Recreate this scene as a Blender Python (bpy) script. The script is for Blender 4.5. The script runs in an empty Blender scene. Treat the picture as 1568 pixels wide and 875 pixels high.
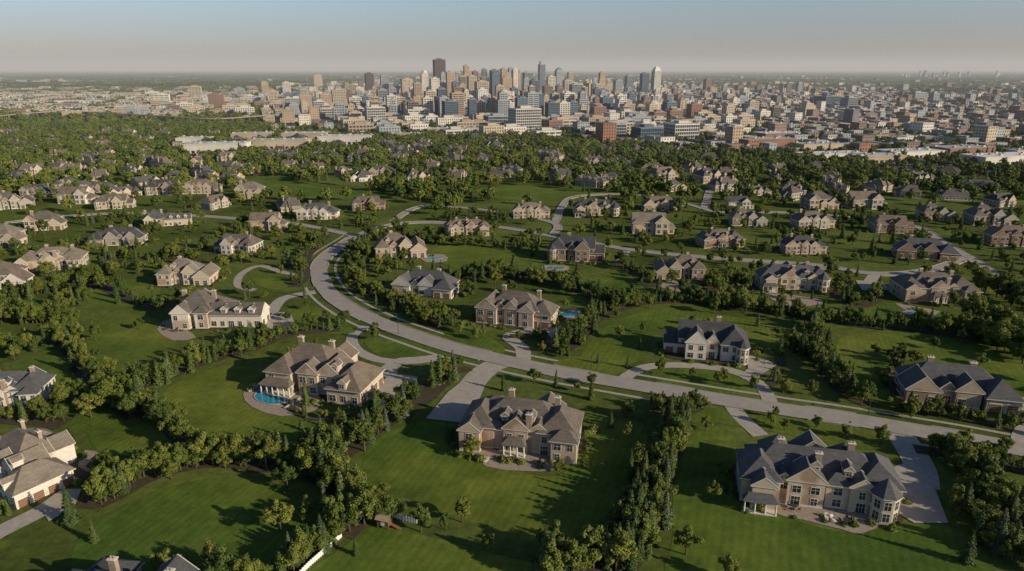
import bpy, math, random, time
import numpy as np
from mathutils import Vector, Matrix, noise
T0=time.time()
random.seed(7); rng=np.random.default_rng(7)
scene=bpy.context.scene
CAM_H=90.0; F=1045.0; PITCH=math.radians(17.6); cP=math.cos(PITCH); sP=math.sin(PITCH)
# ---- survey helpers: photo measurement -> map position on the ground (metres) ----
def G(u,v):
    xc=(u-784)/F; yc=(437.5-v)/F
    t=CAM_H/(sP-yc*cP)
    return (xc*t,(cP+yc*sP)*t)
def UV(x,y,z=0.0):
    zz=z-CAM_H; dep=y*cP-zz*sP; up=y*sP+zz*cP
    return 784+F*x/dep, 437.5-F*up/dep
def HT(y,v):
    k=(437.5-v)/F
    return CAM_H+y*(k*cP-sP)/(cP+k*sP)

# ------------------------------------------------------------------ materials
def newmat(name):
    m=bpy.data.materials.new(name); m.use_nodes=True
    nt=m.node_tree; b=nt.nodes['Principled BSDF']
    return m,nt,b
def noise_node(nt,vec,scale,detail=4,rough=.6):
    n=nt.nodes.new('ShaderNodeTexNoise'); n.inputs['Scale'].default_value=scale
    n.inputs['Detail'].default_value=detail; n.inputs['Roughness'].default_value=rough
    nt.links.new(vec,n.inputs['Vector']); return n.outputs['Fac']
def ramp(nt,fac,stops):
    r=nt.nodes.new('ShaderNodeValToRGB'); e=r.color_ramp.elements
    e[0].position=stops[0][0]; e[0].color=(*stops[0][1],1)
    e[1].position=stops[-1][0]; e[1].color=(*stops[-1][1],1)
    for p,c in stops[1:-1]:
        q=e.new(p); q.color=(*c,1)
    nt.links.new(fac,r.inputs['Fac']); return r.outputs['Color']
def mix(nt,a,b,fac,mode='MIX'):
    m=nt.nodes.new('ShaderNodeMix'); m.data_type='RGBA'; m.blend_type=mode
    for val,idx in ((fac,0),(a,6),(b,7)):
        s=m.inputs[idx]
        if hasattr(val,'links') or hasattr(val,'is_output'): nt.links.new(val,s)
        elif idx==0: s.default_value=val
        else: s.default_value=(*val,1)
    return m.outputs[2]
def pos(nt): return nt.nodes.new('ShaderNodeNewGeometry').outputs['Position']
def objc(nt): return nt.nodes.new('ShaderNodeTexCoord').outputs['Object']
def simple(name,c1,c2,scale,rough=.85,coords='pos',spec=.3):
    m,nt,b=newmat(name)
    f=noise_node(nt,pos(nt) if coords=='pos' else objc(nt),scale,5,.7)
    nt.links.new(ramp(nt,f,[(.3,c1),(.7,c2)]),b.inputs['Base Color'])
    b.inputs['Roughness'].default_value=rough; b.inputs['Specular IOR Level'].default_value=spec
    return m
def g3(a): return (a,a,a)

def grass_mat(name,dark,mid,light,stripe=0.0):
    m,nt,b=newmat(name); P=pos(nt)
    f1=noise_node(nt,P,.035,7,.7); f2=noise_node(nt,P,.3,5,.75); f3=noise_node(nt,P,2.5,3,.7); f4=noise_node(nt,P,.014,3,.5)
    c=ramp(nt,f1,[(.3,dark),(.5,mid),(.7,light)])
    c=mix(nt,c,ramp(nt,f2,[(.3,g3(.66)),(.7,g3(1.24))]),.9,'MULTIPLY')
    c=mix(nt,c,ramp(nt,f3,[(.3,g3(.7)),(.7,g3(1.25))]),.6,'MULTIPLY')
    c=mix(nt,c,ramp(nt,f4,[(.38,(.74,.86,.85)),(.6,(1.25,1.08,1.05))]),1,'MULTIPLY')
    if stripe:
        mp=nt.nodes.new('ShaderNodeMapping'); mp.inputs['Rotation'].default_value=(0,0,.35)
        nt.links.new(P,mp.inputs['Vector'])
        w=nt.nodes.new('ShaderNodeTexWave'); w.inputs['Scale'].default_value=.17; w.inputs['Distortion'].default_value=2.5
        w.inputs['Detail'].default_value=3; w.inputs['Detail Scale'].default_value=.4
        nt.links.new(mp.outputs[0],w.inputs['Vector'])
        c=mix(nt,c,ramp(nt,w.outputs['Fac'],[(.2,g3(.9)),(.8,g3(1.06))]),stripe,'MULTIPLY')
    nt.links.new(c,b.inputs['Base Color']); b.inputs['Roughness'].default_value=.95
    b.inputs['Specular IOR Level'].default_value=.1
    return m
# far ground: forest and town mottling with distance
def ground_mat():
    m,nt,b=newmat('ground_grass'); P=pos(nt)
    f1=noise_node(nt,P,.02,5,.6); f2=noise_node(nt,P,.4,5,.75)
    near=mix(nt,ramp(nt,f1,[(.35,(.062,.085,.018)),(.65,(.130,.160,.038))]),ramp(nt,f2,[(.3,g3(.5)),(.7,g3(1.3))]),.9,'MULTIPLY')
    f3=noise_node(nt,P,.0035,8,.7)
    far=ramp(nt,f3,[(.3,(.022,.036,.014)),(.55,(.045,.062,.022)),(.66,(.09,.09,.055)),(.78,(.16,.15,.13))])
    sx=nt.nodes.new('ShaderNodeSeparateXYZ'); nt.links.new(P,sx.inputs[0])
    mr=nt.nodes.new('ShaderNodeMapRange'); mr.inputs[1].default_value=700; mr.inputs[2].default_value=1050
    nt.links.new(sx.outputs['Y'],mr.inputs[0])
    nt.links.new(mix(nt,near,far,mr.outputs[0]),b.inputs['Base Color'])
    b.inputs['Roughness'].default_value=1; b.inputs['Specular IOR Level'].default_value=0.05
    return m
M={}
M['ground']=ground_mat()
M['lawn']=grass_mat('lawn_grass',(.062,.092,.015),(.098,.142,.022),(.155,.190,.034),.7)
M['bed']=simple('mulch',(.030,.028,.014),(.085,.065,.036),.8)
M['road']=simple('road_concrete',(.26,.235,.205),(.35,.315,.28),.25,.85)
M['drive']=simple('driveway_concrete',(.29,.255,.215),(.40,.36,.31),.5,.85)
M['walk']=simple('sidewalk_concrete',(.30,.27,.23),(.40,.365,.32),.6)
M['patio']=simple('patio_stone',(.22,.17,.13),(.38,.31,.25),1.5)
M['asph']=simple('asphalt',(.06,.06,.06),(.12,.115,.11),.02)
M['trim']=simple('white_trim',(.55,.51,.44),(.66,.62,.55),1,.6,'obj')
M['chim']=simple('chimney_stone',(.22,.16,.12),(.4,.32,.25),2,.9,'obj')
M['fence']=simple('vinyl_fence',(.62,.62,.6),(.75,.74,.72),2,.5,'obj')
M['wood']=simple('stained_wood',(.10,.05,.03),(.2,.1,.055),3,.7,'obj')
M['metal']=simple('dark_metal',(.03,.03,.03),(.06,.06,.06),3,.5,'obj')
M['garage']=simple('garage_door_wood',(.14,.065,.035),(.2,.1,.055),3,.6,'obj')
M['bark']=simple('bark',(.05,.035,.022),(.12,.09,.06),5,.95,'obj')
def wallmat():
    m,nt,b=newmat('house_wall_stucco_stone'); O=objc(nt)
    oi=nt.nodes.new('ShaderNodeObjectInfo')
    f=noise_node(nt,O,1.2,6,.8); f2=noise_node(nt,O,.12,2,.5)
    c=mix(nt,oi.outputs['Color'],ramp(nt,f,[(.3,g3(.72)),(.7,g3(1.12))]),1,'MULTIPLY')
    c=mix(nt,c,ramp(nt,f2,[(.42,(.66,.58,.51)),(.5,(1,1,1))]),1,'MULTIPLY')
    nt.links.new(c,b.inputs['Base Color']); b.inputs['Roughness'].default_value=.9
    return m
M['wall']=wallmat()
def roofmat(name,usecol):
    m,nt,b=newmat(name); O=objc(nt)
    oi=nt.nodes.new('ShaderNodeObjectInfo')
    if usecol: r=oi.outputs['Color']
    else: r=ramp(nt,oi.outputs['Random'],[(0,(.060,.058,.060)),(.3,(.115,.095,.078)),(.55,(.155,.125,.098)),(.8,(.078,.078,.084)),(1,(.11,.095,.085))])
    f=noise_node(nt,O,2.2,5,.8); f2=noise_node(nt,O,.25,3,.6)
    mp=nt.nodes.new('ShaderNodeMapping'); mp.inputs['Scale'].default_value=(.4,.4,4.5); nt.links.new(O,mp.inputs[0])
    f3=noise_node(nt,mp.outputs[0],1.0,3,.6)
    c=mix(nt,r,ramp(nt,f,[(.3,g3(.68)),(.7,g3(1.3))]),1,'MULTIPLY')
    c=mix(nt,c,ramp(nt,f2,[(.3,g3(.8)),(.7,g3(1.15))]),1,'MULTIPLY')
    c=mix(nt,c,ramp(nt,f3,[(.35,g3(.75)),(.65,g3(1.2))]),.8,'MULTIPLY')
    nt.links.new(c,b.inputs['Base Color']); b.inputs['Roughness'].default_value=.9
    return m
M['roof']=roofmat('asphalt_shingles',True); M['roofr']=roofmat('asphalt_shingles_mixed',False)
def glassmat(name,c,r):
    m,nt,b=newmat(name)
    f=noise_node(nt,pos(nt),.35,2,.5)
    nt.links.new(ramp(nt,f,[(.35,c),(.65,tuple(x*1.9 for x in c))]),b.inputs['Base Color'])
    b.inputs['Roughness'].default_value=r; b.inputs['Specular IOR Level'].default_value=.6
    return m
M['glass']=glassmat('window_glass',(.018,.022,.028),.12)
M['cglass']=glassmat('tower_glass',(.034,.050,.068),.2)
def water():
    m,nt,b=newmat('pool_water'); P=pos(nt)
    f=noise_node(nt,P,1.5,3,.6)
    nt.links.new(ramp(nt,f,[(.3,(.012,.17,.25)),(.7,(.03,.30,.40))]),b.inputs['Base Color'])
    b.inputs['Roughness'].default_value=.06
    bp=nt.nodes.new('ShaderNodeBump'); bp.inputs['Strength'].default_value=.15; nt.links.new(f,bp.inputs['Height']); nt.links.new(bp.outputs[0],b.inputs['Normal'])
    return m
M['water']=water()
def facade():
    m,nt,b=newmat('facade'); a=nt.nodes.new('ShaderNodeAttribute'); a.attribute_name='Col'
    f=noise_node(nt,pos(nt),.06,4,.7)
    nt.links.new(mix(nt,a.outputs['Color'],ramp(nt,f,[(.3,g3(.8)),(.7,g3(1.12))]),1,'MULTIPLY'),b.inputs['Base Color'])
    b.inputs['Roughness'].default_value=.85
    return m
M['facade']=facade()
def leafmat(name,stops,trans=.25):
    m,nt,b=newmat(name); oi=nt.nodes.new('ShaderNodeObjectInfo'); O=objc(nt)
    c=ramp(nt,oi.outputs['Random'],stops)
    f=noise_node(nt,O,.9,3,.7); f2=noise_node(nt,O,6,2,.6)
    c=mix(nt,c,ramp(nt,f,[(.32,g3(.6)),(.68,g3(1.3))]),1,'MULTIPLY')
    c=mix(nt,c,ramp(nt,f2,[(.3,g3(.7)),(.7,g3(1.3))]),1,'MULTIPLY')
    nt.links.new(c,b.inputs['Base Color']); b.inputs['Roughness'].default_value=.7; b.inputs['Specular IOR Level'].default_value=.2
    if trans:
        t=nt.nodes.new('ShaderNodeBsdfTranslucent'); nt.links.new(c,t.inputs['Color'])
        mx=nt.nodes.new('ShaderNodeMixShader'); mx.inputs[0].default_value=trans
        out=nt.nodes['Material Output']
        nt.links.new(b.outputs[0],mx.inputs[1]); nt.links.new(t.outputs[0],mx.inputs[2]); nt.links.new(mx.outputs[0],out.inputs['Surface'])
    return m
LS=[(0,(.070,.108,.024)),(.25,(.110,.150,.030)),(.5,(.150,.185,.036)),(.75,(.195,.215,.045)),(.9,(.125,.150,.030)),(1,(.085,.125,.030))]
M['leaf']=leafmat('broadleaf_foliage',LS,.22)
M['fleaf']=leafmat('woodland_foliage',LS,0)
M['needle']=leafmat('conifer_foliage',[(0,(.046,.075,.024)),(.5,(.072,.105,.028)),(.85,(.105,.135,.038)),(1,(.10,.125,.09))],0)

# ------------------------------------------------------------------ mesh builder
class MB:
    def __init__(s): s.v=[];s.f=[];s.m=[];s.c=[]
    def poly(s,pts,m=0,c=None):
        n=len(s.v); s.v.extend(pts); s.f.append(tuple(range(n,n+len(pts)))); s.m.append(m); s.c.append(c)
    def hexa(s,p,m=0,c=None,skipbot=False):
        n=len(s.v); s.v.extend(p)
        fs=[(4,5,6,7),(0,1,5,4),(1,2,6,5),(2,3,7,6),(3,0,4,7)]
        if not skipbot: fs.append((3,2,1,0))
        for f in fs: s.f.append(tuple(n+i for i in f)); s.m.append(m); s.c.append(c)
    def box(s,x0,x1,y0,y1,z0,z1,m=0,c=None,sb=False):
        s.hexa([(x0,y0,z0),(x1,y0,z0),(x1,y1,z0),(x0,y1,z0),(x0,y0,z1),(x1,y0,z1),(x1,y1,z1),(x0,y1,z1)],m,c,sb)
    def rbox(s,cx,cy,w,d,z0,z1,a=0,m=0,c=None,sb=True):
        ca,sa=math.cos(a),math.sin(a); P=[]
        for z in (z0,z1):
            for x,y in ((-w/2,-d/2),(w/2,-d/2),(w/2,d/2),(-w/2,d/2)):
                P.append((cx+x*ca-y*sa,cy+x*sa+y*ca,z))
        s.hexa(P,m,c,sb)
    def cyl(s,p0,p1,r0,r1,n=8,m=0,c=None):
        a=Vector(p0);b=Vector(p1);d=(b-a).normalized()
        t=d.orthogonal().normalized();u=d.cross(t)
        k=len(s.v)
        for P,r in ((a,r0),(b,r1)):
            for i in range(n):
                th=2*math.pi*i/n; s.v.append(tuple(P+t*(r*math.cos(th))+u*(r*math.sin(th))))
        for i in range(n):
            j=(i+1)%n; s.f.append((k+i,k+j,k+n+j,k+n+i)); s.m.append(m); s.c.append(c)
        s.f.append(tuple(k+n+i for i in range(n))); s.m.append(m); s.c.append(c)
    def mesh(s,name,mats):
        me=bpy.data.meshes.new(name); me.from_pydata(s.v,[],s.f)
        for mm in mats: me.materials.append(mm)
        if len(mats)>1: me.polygons.foreach_set('material_index',s.m)
        if any(c is not None for c in s.c):
            at=me.color_attributes.new('Col','FLOAT_COLOR','CORNER')
            arr=[]
            for f,c in zip(s.f,s.c):
                cc=(c[0],c[1],c[2],1.0) if c else (.3,.3,.3,1)
                arr.extend(cc*len(f))
            at.data.foreach_set('color',arr)
        me.update(); return me
def link(name,me,loc=(0,0,0),rot=0,scale=(1,1,1),parent=None,col=None):
    o=bpy.data.objects.new(name,me); scene.collection.objects.link(o)
    o.location=loc; o.rotation_euler=(0,0,rot); o.scale=scale
    if parent: o.parent=parent
    if col: o.color=(*col,1)
    return o

# ------------------------------------------------------------------ ground
mb=MB()
S=70000
xs=[-S,-6000,-1500,0,1500,6000,S]; ys=[-3000,0,300,1000,4000,12000,S]
for i in range(6):
    for j in range(6):
        mb.poly([(xs[i],ys[j],0),(xs[i+1],ys[j],0),(xs[i+1],ys[j+1],0),(xs[i],ys[j+1],0)])
link('ground',mb.mesh('ground',[M['ground']]))
zc=[0.02]
def nz():
    zc[0]+=.004; return zc[0]
def smooth(pts,n=6,closed=False):
    P=[Vector(p) for p in pts]; out=[]; L=len(P)
    rngi=range(L) if closed else range(L-1)
    for i in rngi:
        if closed: a,b,c,d=P[i-1],P[i],P[(i+1)%L],P[(i+2)%L]
        else: a=P[max(i-1,0)];b=P[i];c=P[i+1];d=P[min(i+2,L-1)]
        for k in range(n):
            t=k/n
            out.append(.5*((2*b)+(c-a)*t+(2*a-5*b+4*c-d)*t*t+(3*b-a-3*c+d)*t**3))
    if not closed: out.append(P[-1])
    return out
def gp(lst): return [G(u,v) for u,v in lst]
def normals(P):
    N=[]
    for i in range(len(P)):
        a=P[max(i-1,0)];b=P[min(i+1,len(P)-1)];d=(b-a).normalized();N.append(Vector((-d.y,d.x)))
    return N
def ribbon(mb,P,w,z,off=0,m=0):
    N=normals(P)
    for i in range(len(P)-1):
        a=P[i]+N[i]*(off-w/2);b=P[i]+N[i]*(off+w/2);c=P[i+1]+N[i+1]*(off+w/2);d=P[i+1]+N[i+1]*(off-w/2)
        mb.poly([(a.x,a.y,z),(d.x,d.y,z),(c.x,c.y,z),(b.x,b.y,z)],m)
def sheet(name,pts,mat,z=None,closed_n=5,sm=True):
    P=smooth(pts,closed_n,True) if sm else [Vector(p) for p in pts]
    z=z if z else nz()
    mb=MB(); mb.poly([(p.x,p.y,z) for p in P]); me=mb.mesh(name,[mat])
    o=link(name,me)
    if me.polygons[0].normal.z<0: me.flip_normals()
    return o
lawns=[
 [(250,603),(300,575),(350,560),(395,570),(385,605),(440,632),(520,612),(560,622),(575,640),(520,668),(440,690),(370,690),(290,655)],
 [(556,700),(590,665),(640,648),(700,648),(740,700),(850,730),(900,670),(915,640),(985,650),(985,700),(950,760),(900,815),(820,830),(720,800),(640,770),(570,740)],
 [(150,800),(230,755),(330,732),(420,742),(485,770),(500,800),(470,835),(410,880),(150,920),(110,850)],
 [(1040,700),(1080,655),(1125,668),(1130,760),(1200,790),(1300,815),(1430,800),(1470,830),(1500,900),(1060,900),(1030,820)],
 [(930,500),(1000,475),(1100,482),(1225,508),(1220,545),(1170,530),(1020,500),(990,545),(940,560),(890,545)],
 [(1285,520),(1400,510),(1568,540),(1568,600),(1520,590),(1450,560),(1380,555),(1370,610),(1310,600)],
 [(115,500),(180,480),(240,490),(270,520),(250,550),(180,570),(130,540)],
 [(130,455),(180,430),(235,425),(240,460),(170,475)],
 [(375,276),(430,272),(480,285),(560,293),(605,300),(520,306),(430,302),(395,292)],
 [(730,290),(800,284),(872,293),(850,306),(760,304)],
 [(480,900),(530,835),(575,805),(640,818),(760,850),(830,870),(850,920)],
 [(20,556),(90,545),(130,560),(110,585),(40,585)],
 [(90,652),(150,632),(240,640),(290,680),(220,700),(150,690),(130,662)],
 [(890,430),(960,420),(1000,430),(990,450),(930,455)],
 [(1000,570),(1060,565),(1120,575),(1160,600),(1100,603),(1020,590)],
 [(560,520),(620,520),(680,540),(640,550),(580,545)],
 [(670,500),(720,505),(770,530),(760,545),(700,525)],
 [(380,415),(420,410),(470,425),(460,445),(400,440)],
 [(0,325),(40,330),(30,345),(-30,350)],
 [(1050,622),(1180,640),(1350,665),(1340,690),(1200,665),(1110,650),(1050,645)],
 [(1290,470),(1370,465),(1500,485),(1568,500),(1568,520),(1400,500)],
 [(430,480),(480,470),(540,500),(530,512),(450,505)],
 [(850,555),(900,545),(960,560),(940,575),(860,562)],
 [(660,385),(700,375),(780,385),(820,400),(760,415),(690,410)],
]
lawnW=[smooth(gp(l),5,True) for l in lawns]
for l in lawnW: sheet('lawn',[tuple(p) for p in l],M['lawn'],sm=False)
def inpoly(P,x,y):
    c=False; n=len(P); j=n-1
    for i in range(n):
        if (P[i].y>y)!=(P[j].y>y) and x<(P[j].x-P[i].x)*(y-P[i].y)/(P[j].y-P[i].y)+P[i].x: c=not c
        j=i
    return c
lawnBB=[(min(p.x for p in l),max(p.x for p in l),min(p.y for p in l),max(p.y for p in l)) for l in lawnW]
def on_lawn(x,y):
    for l,b in zip(lawnW,lawnBB):
        if b[0]<x<b[1] and b[2]<y<b[3] and inpoly(l,x,y): return True
    return False

# ------------------------------------------------------------------ roads
R1=[(1800,735),(1680,712),(1568,690),(1480,673),(1380,656),(1290,641),(1200,628),(1100,612),(1000,595),(900,578),(840,567),(770,552),(700,535),(640,516),(590,498),(540,475),(505,450),(490,425),(490,405),(505,388),(530,372),(548,360)]
roads=[(R1,7.6),
 ([(548,360),(600,345),(660,341),(760,348),(845,362),(900,372),(980,385),(1080,395),(1180,402),(1260,408),(1340,420),(1420,415),(1480,395)],5.5),
 ([(1480,392),(1505,408),(1530,425),(1600,450)],5.5),
 ([(1480,392),(1440,370),(1400,347),(1300,333),(1200,326),(1090,324),(1083,305),(1090,285)],5),
 ([(545,362),(450,343),(380,337),(300,331),(200,327),(100,332),(-60,350)],5),
 ([(845,362),(850,343),(780,328),(700,318),(640,318),(600,340)],4.5),
 ([(1090,324),(1020,305),(950,298),(880,302),(860,318),(850,343)],4.5),
]
roadseg=[]
junctions=[]
driveways=[
 ([(672,548),(640,552),(610,555),(595,568),(598,590)],5.5),
 ([(560,500),(540,515),(545,535),(575,550),(610,555)],4),
 ([(778,553),(752,562),(730,580),(712,605)],8),
 ([(950,586),(970,570),(1000,561),(1050,560),(1110,566),(1150,580),(1172,600),(1182,626)],4.2),
 ([(1165,562),(1150,575),(1150,582)],5),
 ([(1370,655),(1388,680),(1408,715),(1412,745)],7),
 ([(1115,614),(1135,640),(1165,668)],4.5),
 ([(483,448),(455,452),(430,460),(415,480)],5),
 ([(490,420),(450,422),(400,408),(370,420),(365,438),(390,445)],3.5),
 ([(800,560),(800,535),(780,515),(820,505)],5),
 ([(-40,840),(0,815),(60,785),(110,755)],5),
 ([(900,372),(900,385)],4),([(960,385),(950,400)],4),([(1340,420),(1330,438),(1350,445)],5),
 ([(1260,408),(1250,420)],4),([(1050,393),(1060,405)],4),
 ([(690,343),(700,352)],5),([(1560,690),(1568,660),(1600,650)],4),
]
for k,(pl,w) in enumerate(driveways):
    P=smooth(gp(pl),6); mb=MB(); ribbon(mb,P,w,.09+.004*k); link('driveway',mb.mesh('driveway',[M['drive']]))
    junctions+= [P[0],P[-1]]
    for p in P: roadseg.append((p.x,p.y,w/2+1))
aprons=[[(545,610),(585,585),(600,572),(640,578),(632,604),(592,626)],
 [(652,642),(685,602),(728,568),(750,575),(735,610),(706,648)],
 [(1362,718),(1405,704),(1430,745),(1452,802),(1400,802),(1358,778)],
 [(405,500),(418,478),(445,480),(452,498),(425,510)],
 [(1145,545),(1170,550),(1190,560),(1170,572),(1145,565)],
 [(60,775),(95,750),(125,750),(115,775),(75,800)],
 [(1310,430),(1350,432),(1365,445),(1320,445)],
 [(1510,600),(1568,610),(1568,630),(1520,620)],
 [(830,505),(860,500),(870,510),(845,520)]]
for k,a in enumerate(aprons):
    P=[Vector(p) for p in gp(a)]
    sheet('driveway',[tuple(p) for p in P],M['drive'],.18+.004*k,sm=False)
    c=sum(P,Vector((0,0)))/len(P)
    for p in P+[c]: roadseg.append((p.x,p.y,4 if k>2 else 6))
for k,(pl,w) in enumerate(roads):
    P=smooth(gp(pl),8)
    mb=MB(); z=.24+.006*k
    ribbon(mb,P,w,z,0,0)
    N=normals(P)
    for sgn in (-1,1):
        for i in range(len(P)-1):
            mid=(P[i]+P[i+1])/2
            if k==0 and any((mid-j).length<w/2+5 for j in junctions): continue
            if k>0 and (mid-P[0]).length<8 or (mid-P[-1]).length<8: continue
            a=P[i]+N[i]*sgn*(w/2);b=P[i+1]+N[i+1]*sgn*(w/2);c=P[i+1]+N[i+1]*sgn*(w/2+.35);d=P[i]+N[i]*sgn*(w/2+.35)
            q=[a,b,c,d] if sgn<0 else [d,c,b,a]
            mb.hexa([(p.x,p.y,0) for p in q]+[(p.x,p.y,z+.12) for p in q],1,None,True)
    link('road',mb.mesh('road',[M['road'],M['walk']]))
    for p in P: roadseg.append((p.x,p.y,w/2+2.5))
    if k<1:
        for sgn in (-1,1):
            mb=MB(); ribbon(mb,P,1.2,.085+.002*sgn,sgn*(w/2+3.8)); link('sidewalk',mb.mesh('sidewalk',[M['walk']]))
# ------------------------------------------------------------------ houses
def wing_roof(R,Wl,Tm,cx,cy,w,d,h,kind,pitch,oh):
    e=.22
    if kind=='gable_x': W=w+.5;D=d+2*oh
    elif kind=='gable_y': W=w+2*oh;D=d+.5
    else: W=w+2*oh;D=d+2*oh
    x0,x1,y0,y1=cx-W/2,cx+W/2,cy-D/2,cy+D/2; z=h+e
    c=[(x0,y0),(x1,y0),(x1,y1),(x0,y1)]
    for i in range(4):
        a=c[i];b=c[(i+1)%4]; Tm.poly([(a[0],a[1],h),(b[0],b[1],h),(b[0],b[1],z),(a[0],a[1],z)])
    Tm.poly([(x0,y1,h),(x1,y1,h),(x1,y0,h),(x0,y0,h)])
    C=[(p[0],p[1],z) for p in c]
    if kind=='hip':
        if W>=D:
            r=D/2*pitch; a=(x0+D/2,cy,z+r);b=(x1-D/2,cy,z+r)
            R.poly([C[0],C[1],b,a]);R.poly([C[1],C[2],b]);R.poly([C[2],C[3],a,b]);R.poly([C[3],C[0],a]); top=z+r
        else:
            r=W/2*pitch; a=(cx,y0+W/2,z+r);b=(cx,y1-W/2,z+r)
            R.poly([C[0],C[1],a]);R.poly([C[1],C[2],b,a]);R.poly([C[2],C[3],b]);R.poly([C[3],C[0],a,b]); top=z+r
    elif kind=='gable_x':
        r=D/2*pitch;a=(x0,cy,z+r);b=(x1,cy,z+r);top=z+r
        R.poly([C[0],C[1],b,a]);R.poly([C[2],C[3],a,b]);Wl.poly([C[3],C[0],a]);Wl.poly([C[1],C[2],b])
    else:
        r=W/2*pitch;a=(cx,y0,z+r);b=(cx,y1,z+r);top=z+r
        R.poly([C[1],C[2],b,a]);R.poly([C[3],C[0],a,b]);Wl.poly([C[0],C[1],a]);Wl.poly([C[2],C[3],b])
        for yy,s in ((y0,-1),(y1,1)):
            for q,t in ((C[0],-1),(C[1],1)):
                Tm.hexa([(q[0],yy+s*.05,z-.02),(q[0],yy-s*.05,z-.02),(q[0],yy-s*.05,z+.2),(q[0],yy+s*.05,z+.2),
                         (cx,yy+s*.05,top-.02),(cx,yy-s*.05,top-.02),(cx,yy-s*.05,top+.16),(cx,yy+s*.05,top+.16)])
    return top
def obox(mb,o,t,n,s,z,w,h,d0,d1):
    P=[]
    for zz in (z-h/2,z+h/2):
        for a,b in ((s-w/2,d1),(s+w/2,d1),(s+w/2,d0),(s-w/2,d0)):
            P.append((o[0]+t[0]*a+n[0]*b,o[1]+t[1]*a+n[1]*b,zz))
    mb.hexa(P)
def window(H,o,t,n,s,z,w=1.3,h=1.7,mull=1):
    obox(H['trim'],o,t,n,s,z,w+.34,h+.34,-.02,.07)
    obox(H['windows'],o,t,n,s,z,w,h,-.02,.09)
    for k in range(mull): obox(H['trim'],o,t,n,s-w/2+w*(k+1)/(mull+1),z,.07,h,.05,.12)
    obox(H['trim'],o,t,n,s,z+h*.12,w,.06,.05,.117)
def house_mesh(wings,chim=(),garages=(),cols=(),turrets=(),dormers=(),seed=0,oh=.55):
    H={k:MB() for k in ('walls','roof','windows','trim','chimney','garage_doors')}
    rd=random.Random(seed)
    W2=[]
    for i,wg in enumerate(wings):
        cx,cy,w,d,h,kind=wg[:6]; pitch=wg[6] if len(wg)>6 else .78
        w+=.011*i;d+=.013*i;h+=.017*i
        W2.append((cx,cy,w,d,h))
        x0,x1,y0,y1=cx-w/2,cx+w/2,cy-d/2,cy+d/2
        c=[(x0,y0),(x1,y0),(x1,y1),(x0,y1)]
        for k in range(4):
            a=c[k];b=c[(k+1)%4];H['walls'].poly([(*a,0),(*b,0),(*b,h),(*a,h)])
        wing_roof(H['roof'],H['walls'],H['trim'],cx,cy,w,d,h,kind,pitch,oh+.004*i)
    for i,(cx,cy,w,d,h) in enumerate(W2):
        for side,(o,t,n,L) in {'-y':((cx,cy-d/2),(1,0),(0,-1),w),'+x':((cx+w/2,cy),(0,1),(1,0),d),'+y':((cx,cy+d/2),(-1,0),(0,1),w),'-x':((cx-w/2,cy),(0,-1),(-1,0),d)}.items():
            gar=[g for g in garages if g[0]==i and g[1]==side]
            nn=max(1,int(L/2.9))
            for st in ((1.55,4.5) if h>5 else (1.6,)):
                if gar and st<2: continue
                for k in range(nn):
                    s=-L/2+L*(k+.5)/nn
                    px,py=o[0]+t[0]*s+n[0]*.4,o[1]+t[1]*s+n[1]*.4
                    bad=False
                    for j,(a,b,ww,dd,hh) in enumerate(W2):
                        if j!=i and abs(px-a)<ww/2+.7 and abs(py-b)<dd/2+.7 and hh>st: bad=True
                    if bad or rd.random()<.12: continue
                    if st<2 and rd.random()<.35: window(H,o,t,n,s,1.35,1.9,2.4,2)
                    else: window(H,o,t,n,s,st,1.3 if rd.random()<.7 else 1.8,1.75)
            obox(H['trim'],o,t,n,0,.25,L+.1,.5,-.02,.05)
            for g in gar:
                for k in range(g[2]):
                    s=-L/2+L*(k+.5)/g[2]
                    obox(H['trim'],o,t,n,s,1.35,3.0,2.7,-.02,.06)
                    obox(H['garage_doors'],o,t,n,s,1.2,2.6,2.4,-.02,.09)
                    for q in range(3): obox(H['trim'],o,t,n,s,.6+q*.6,2.6,.04,.05,.1)
    for (cx,cy,w,d,z0,h) in dormers:
        H['walls'].box(cx-w/2,cx+w/2,cy-d/2,cy+d/2,z0,h)
        wing_roof(H['roof'],H['walls'],H['trim'],cx,cy,w,d,h,'gable_y',.9,.25)
        window(H,(cx,cy-d/2),(1,0),(0,-1),0,(z0+h)/2+.2,w*.55,(h-z0)*.6)
    for (cx,cy,r,h) in turrets:
        n=8; ring=[(cx+r*math.cos(math.pi/8+2*math.pi*i/n),cy+r*math.sin(math.pi/8+2*math.pi*i/n)) for i in range(n)]
        rg=[(cx+(r+.5)*math.cos(math.pi/8+2*math.pi*i/n),cy+(r+.5)*math.sin(math.pi/8+2*math.pi*i/n)) for i in range(n)]
        for i in range(n):
            a=ring[i];b=ring[(i+1)%n]; H['walls'].poly([(*a,0),(*b,0),(*b,h),(*a,h)])
            A=rg[i];B=rg[(i+1)%n]; H['trim'].poly([(*A,h),(*B,h),(*B,h+.2),(*A,h+.2)]); H['trim'].poly([(*a,h+.001),(*b,h+.001),(*B,h),(*A,h)])
            H['roof'].poly([(*A,h+.2),(*B,h+.2),(cx,cy,h+.2+r*1.2)])
            m=((a[0]+b[0])/2,(a[1]+b[1])/2); nx,ny=(m[0]-cx),(m[1]-cy);l=math.hypot(nx,ny);nx/=l;ny/=l
            for st in (1.7,4.6): window(H,m,(-ny,nx),(nx,ny),0,st,r*.45,2.0,1)
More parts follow.
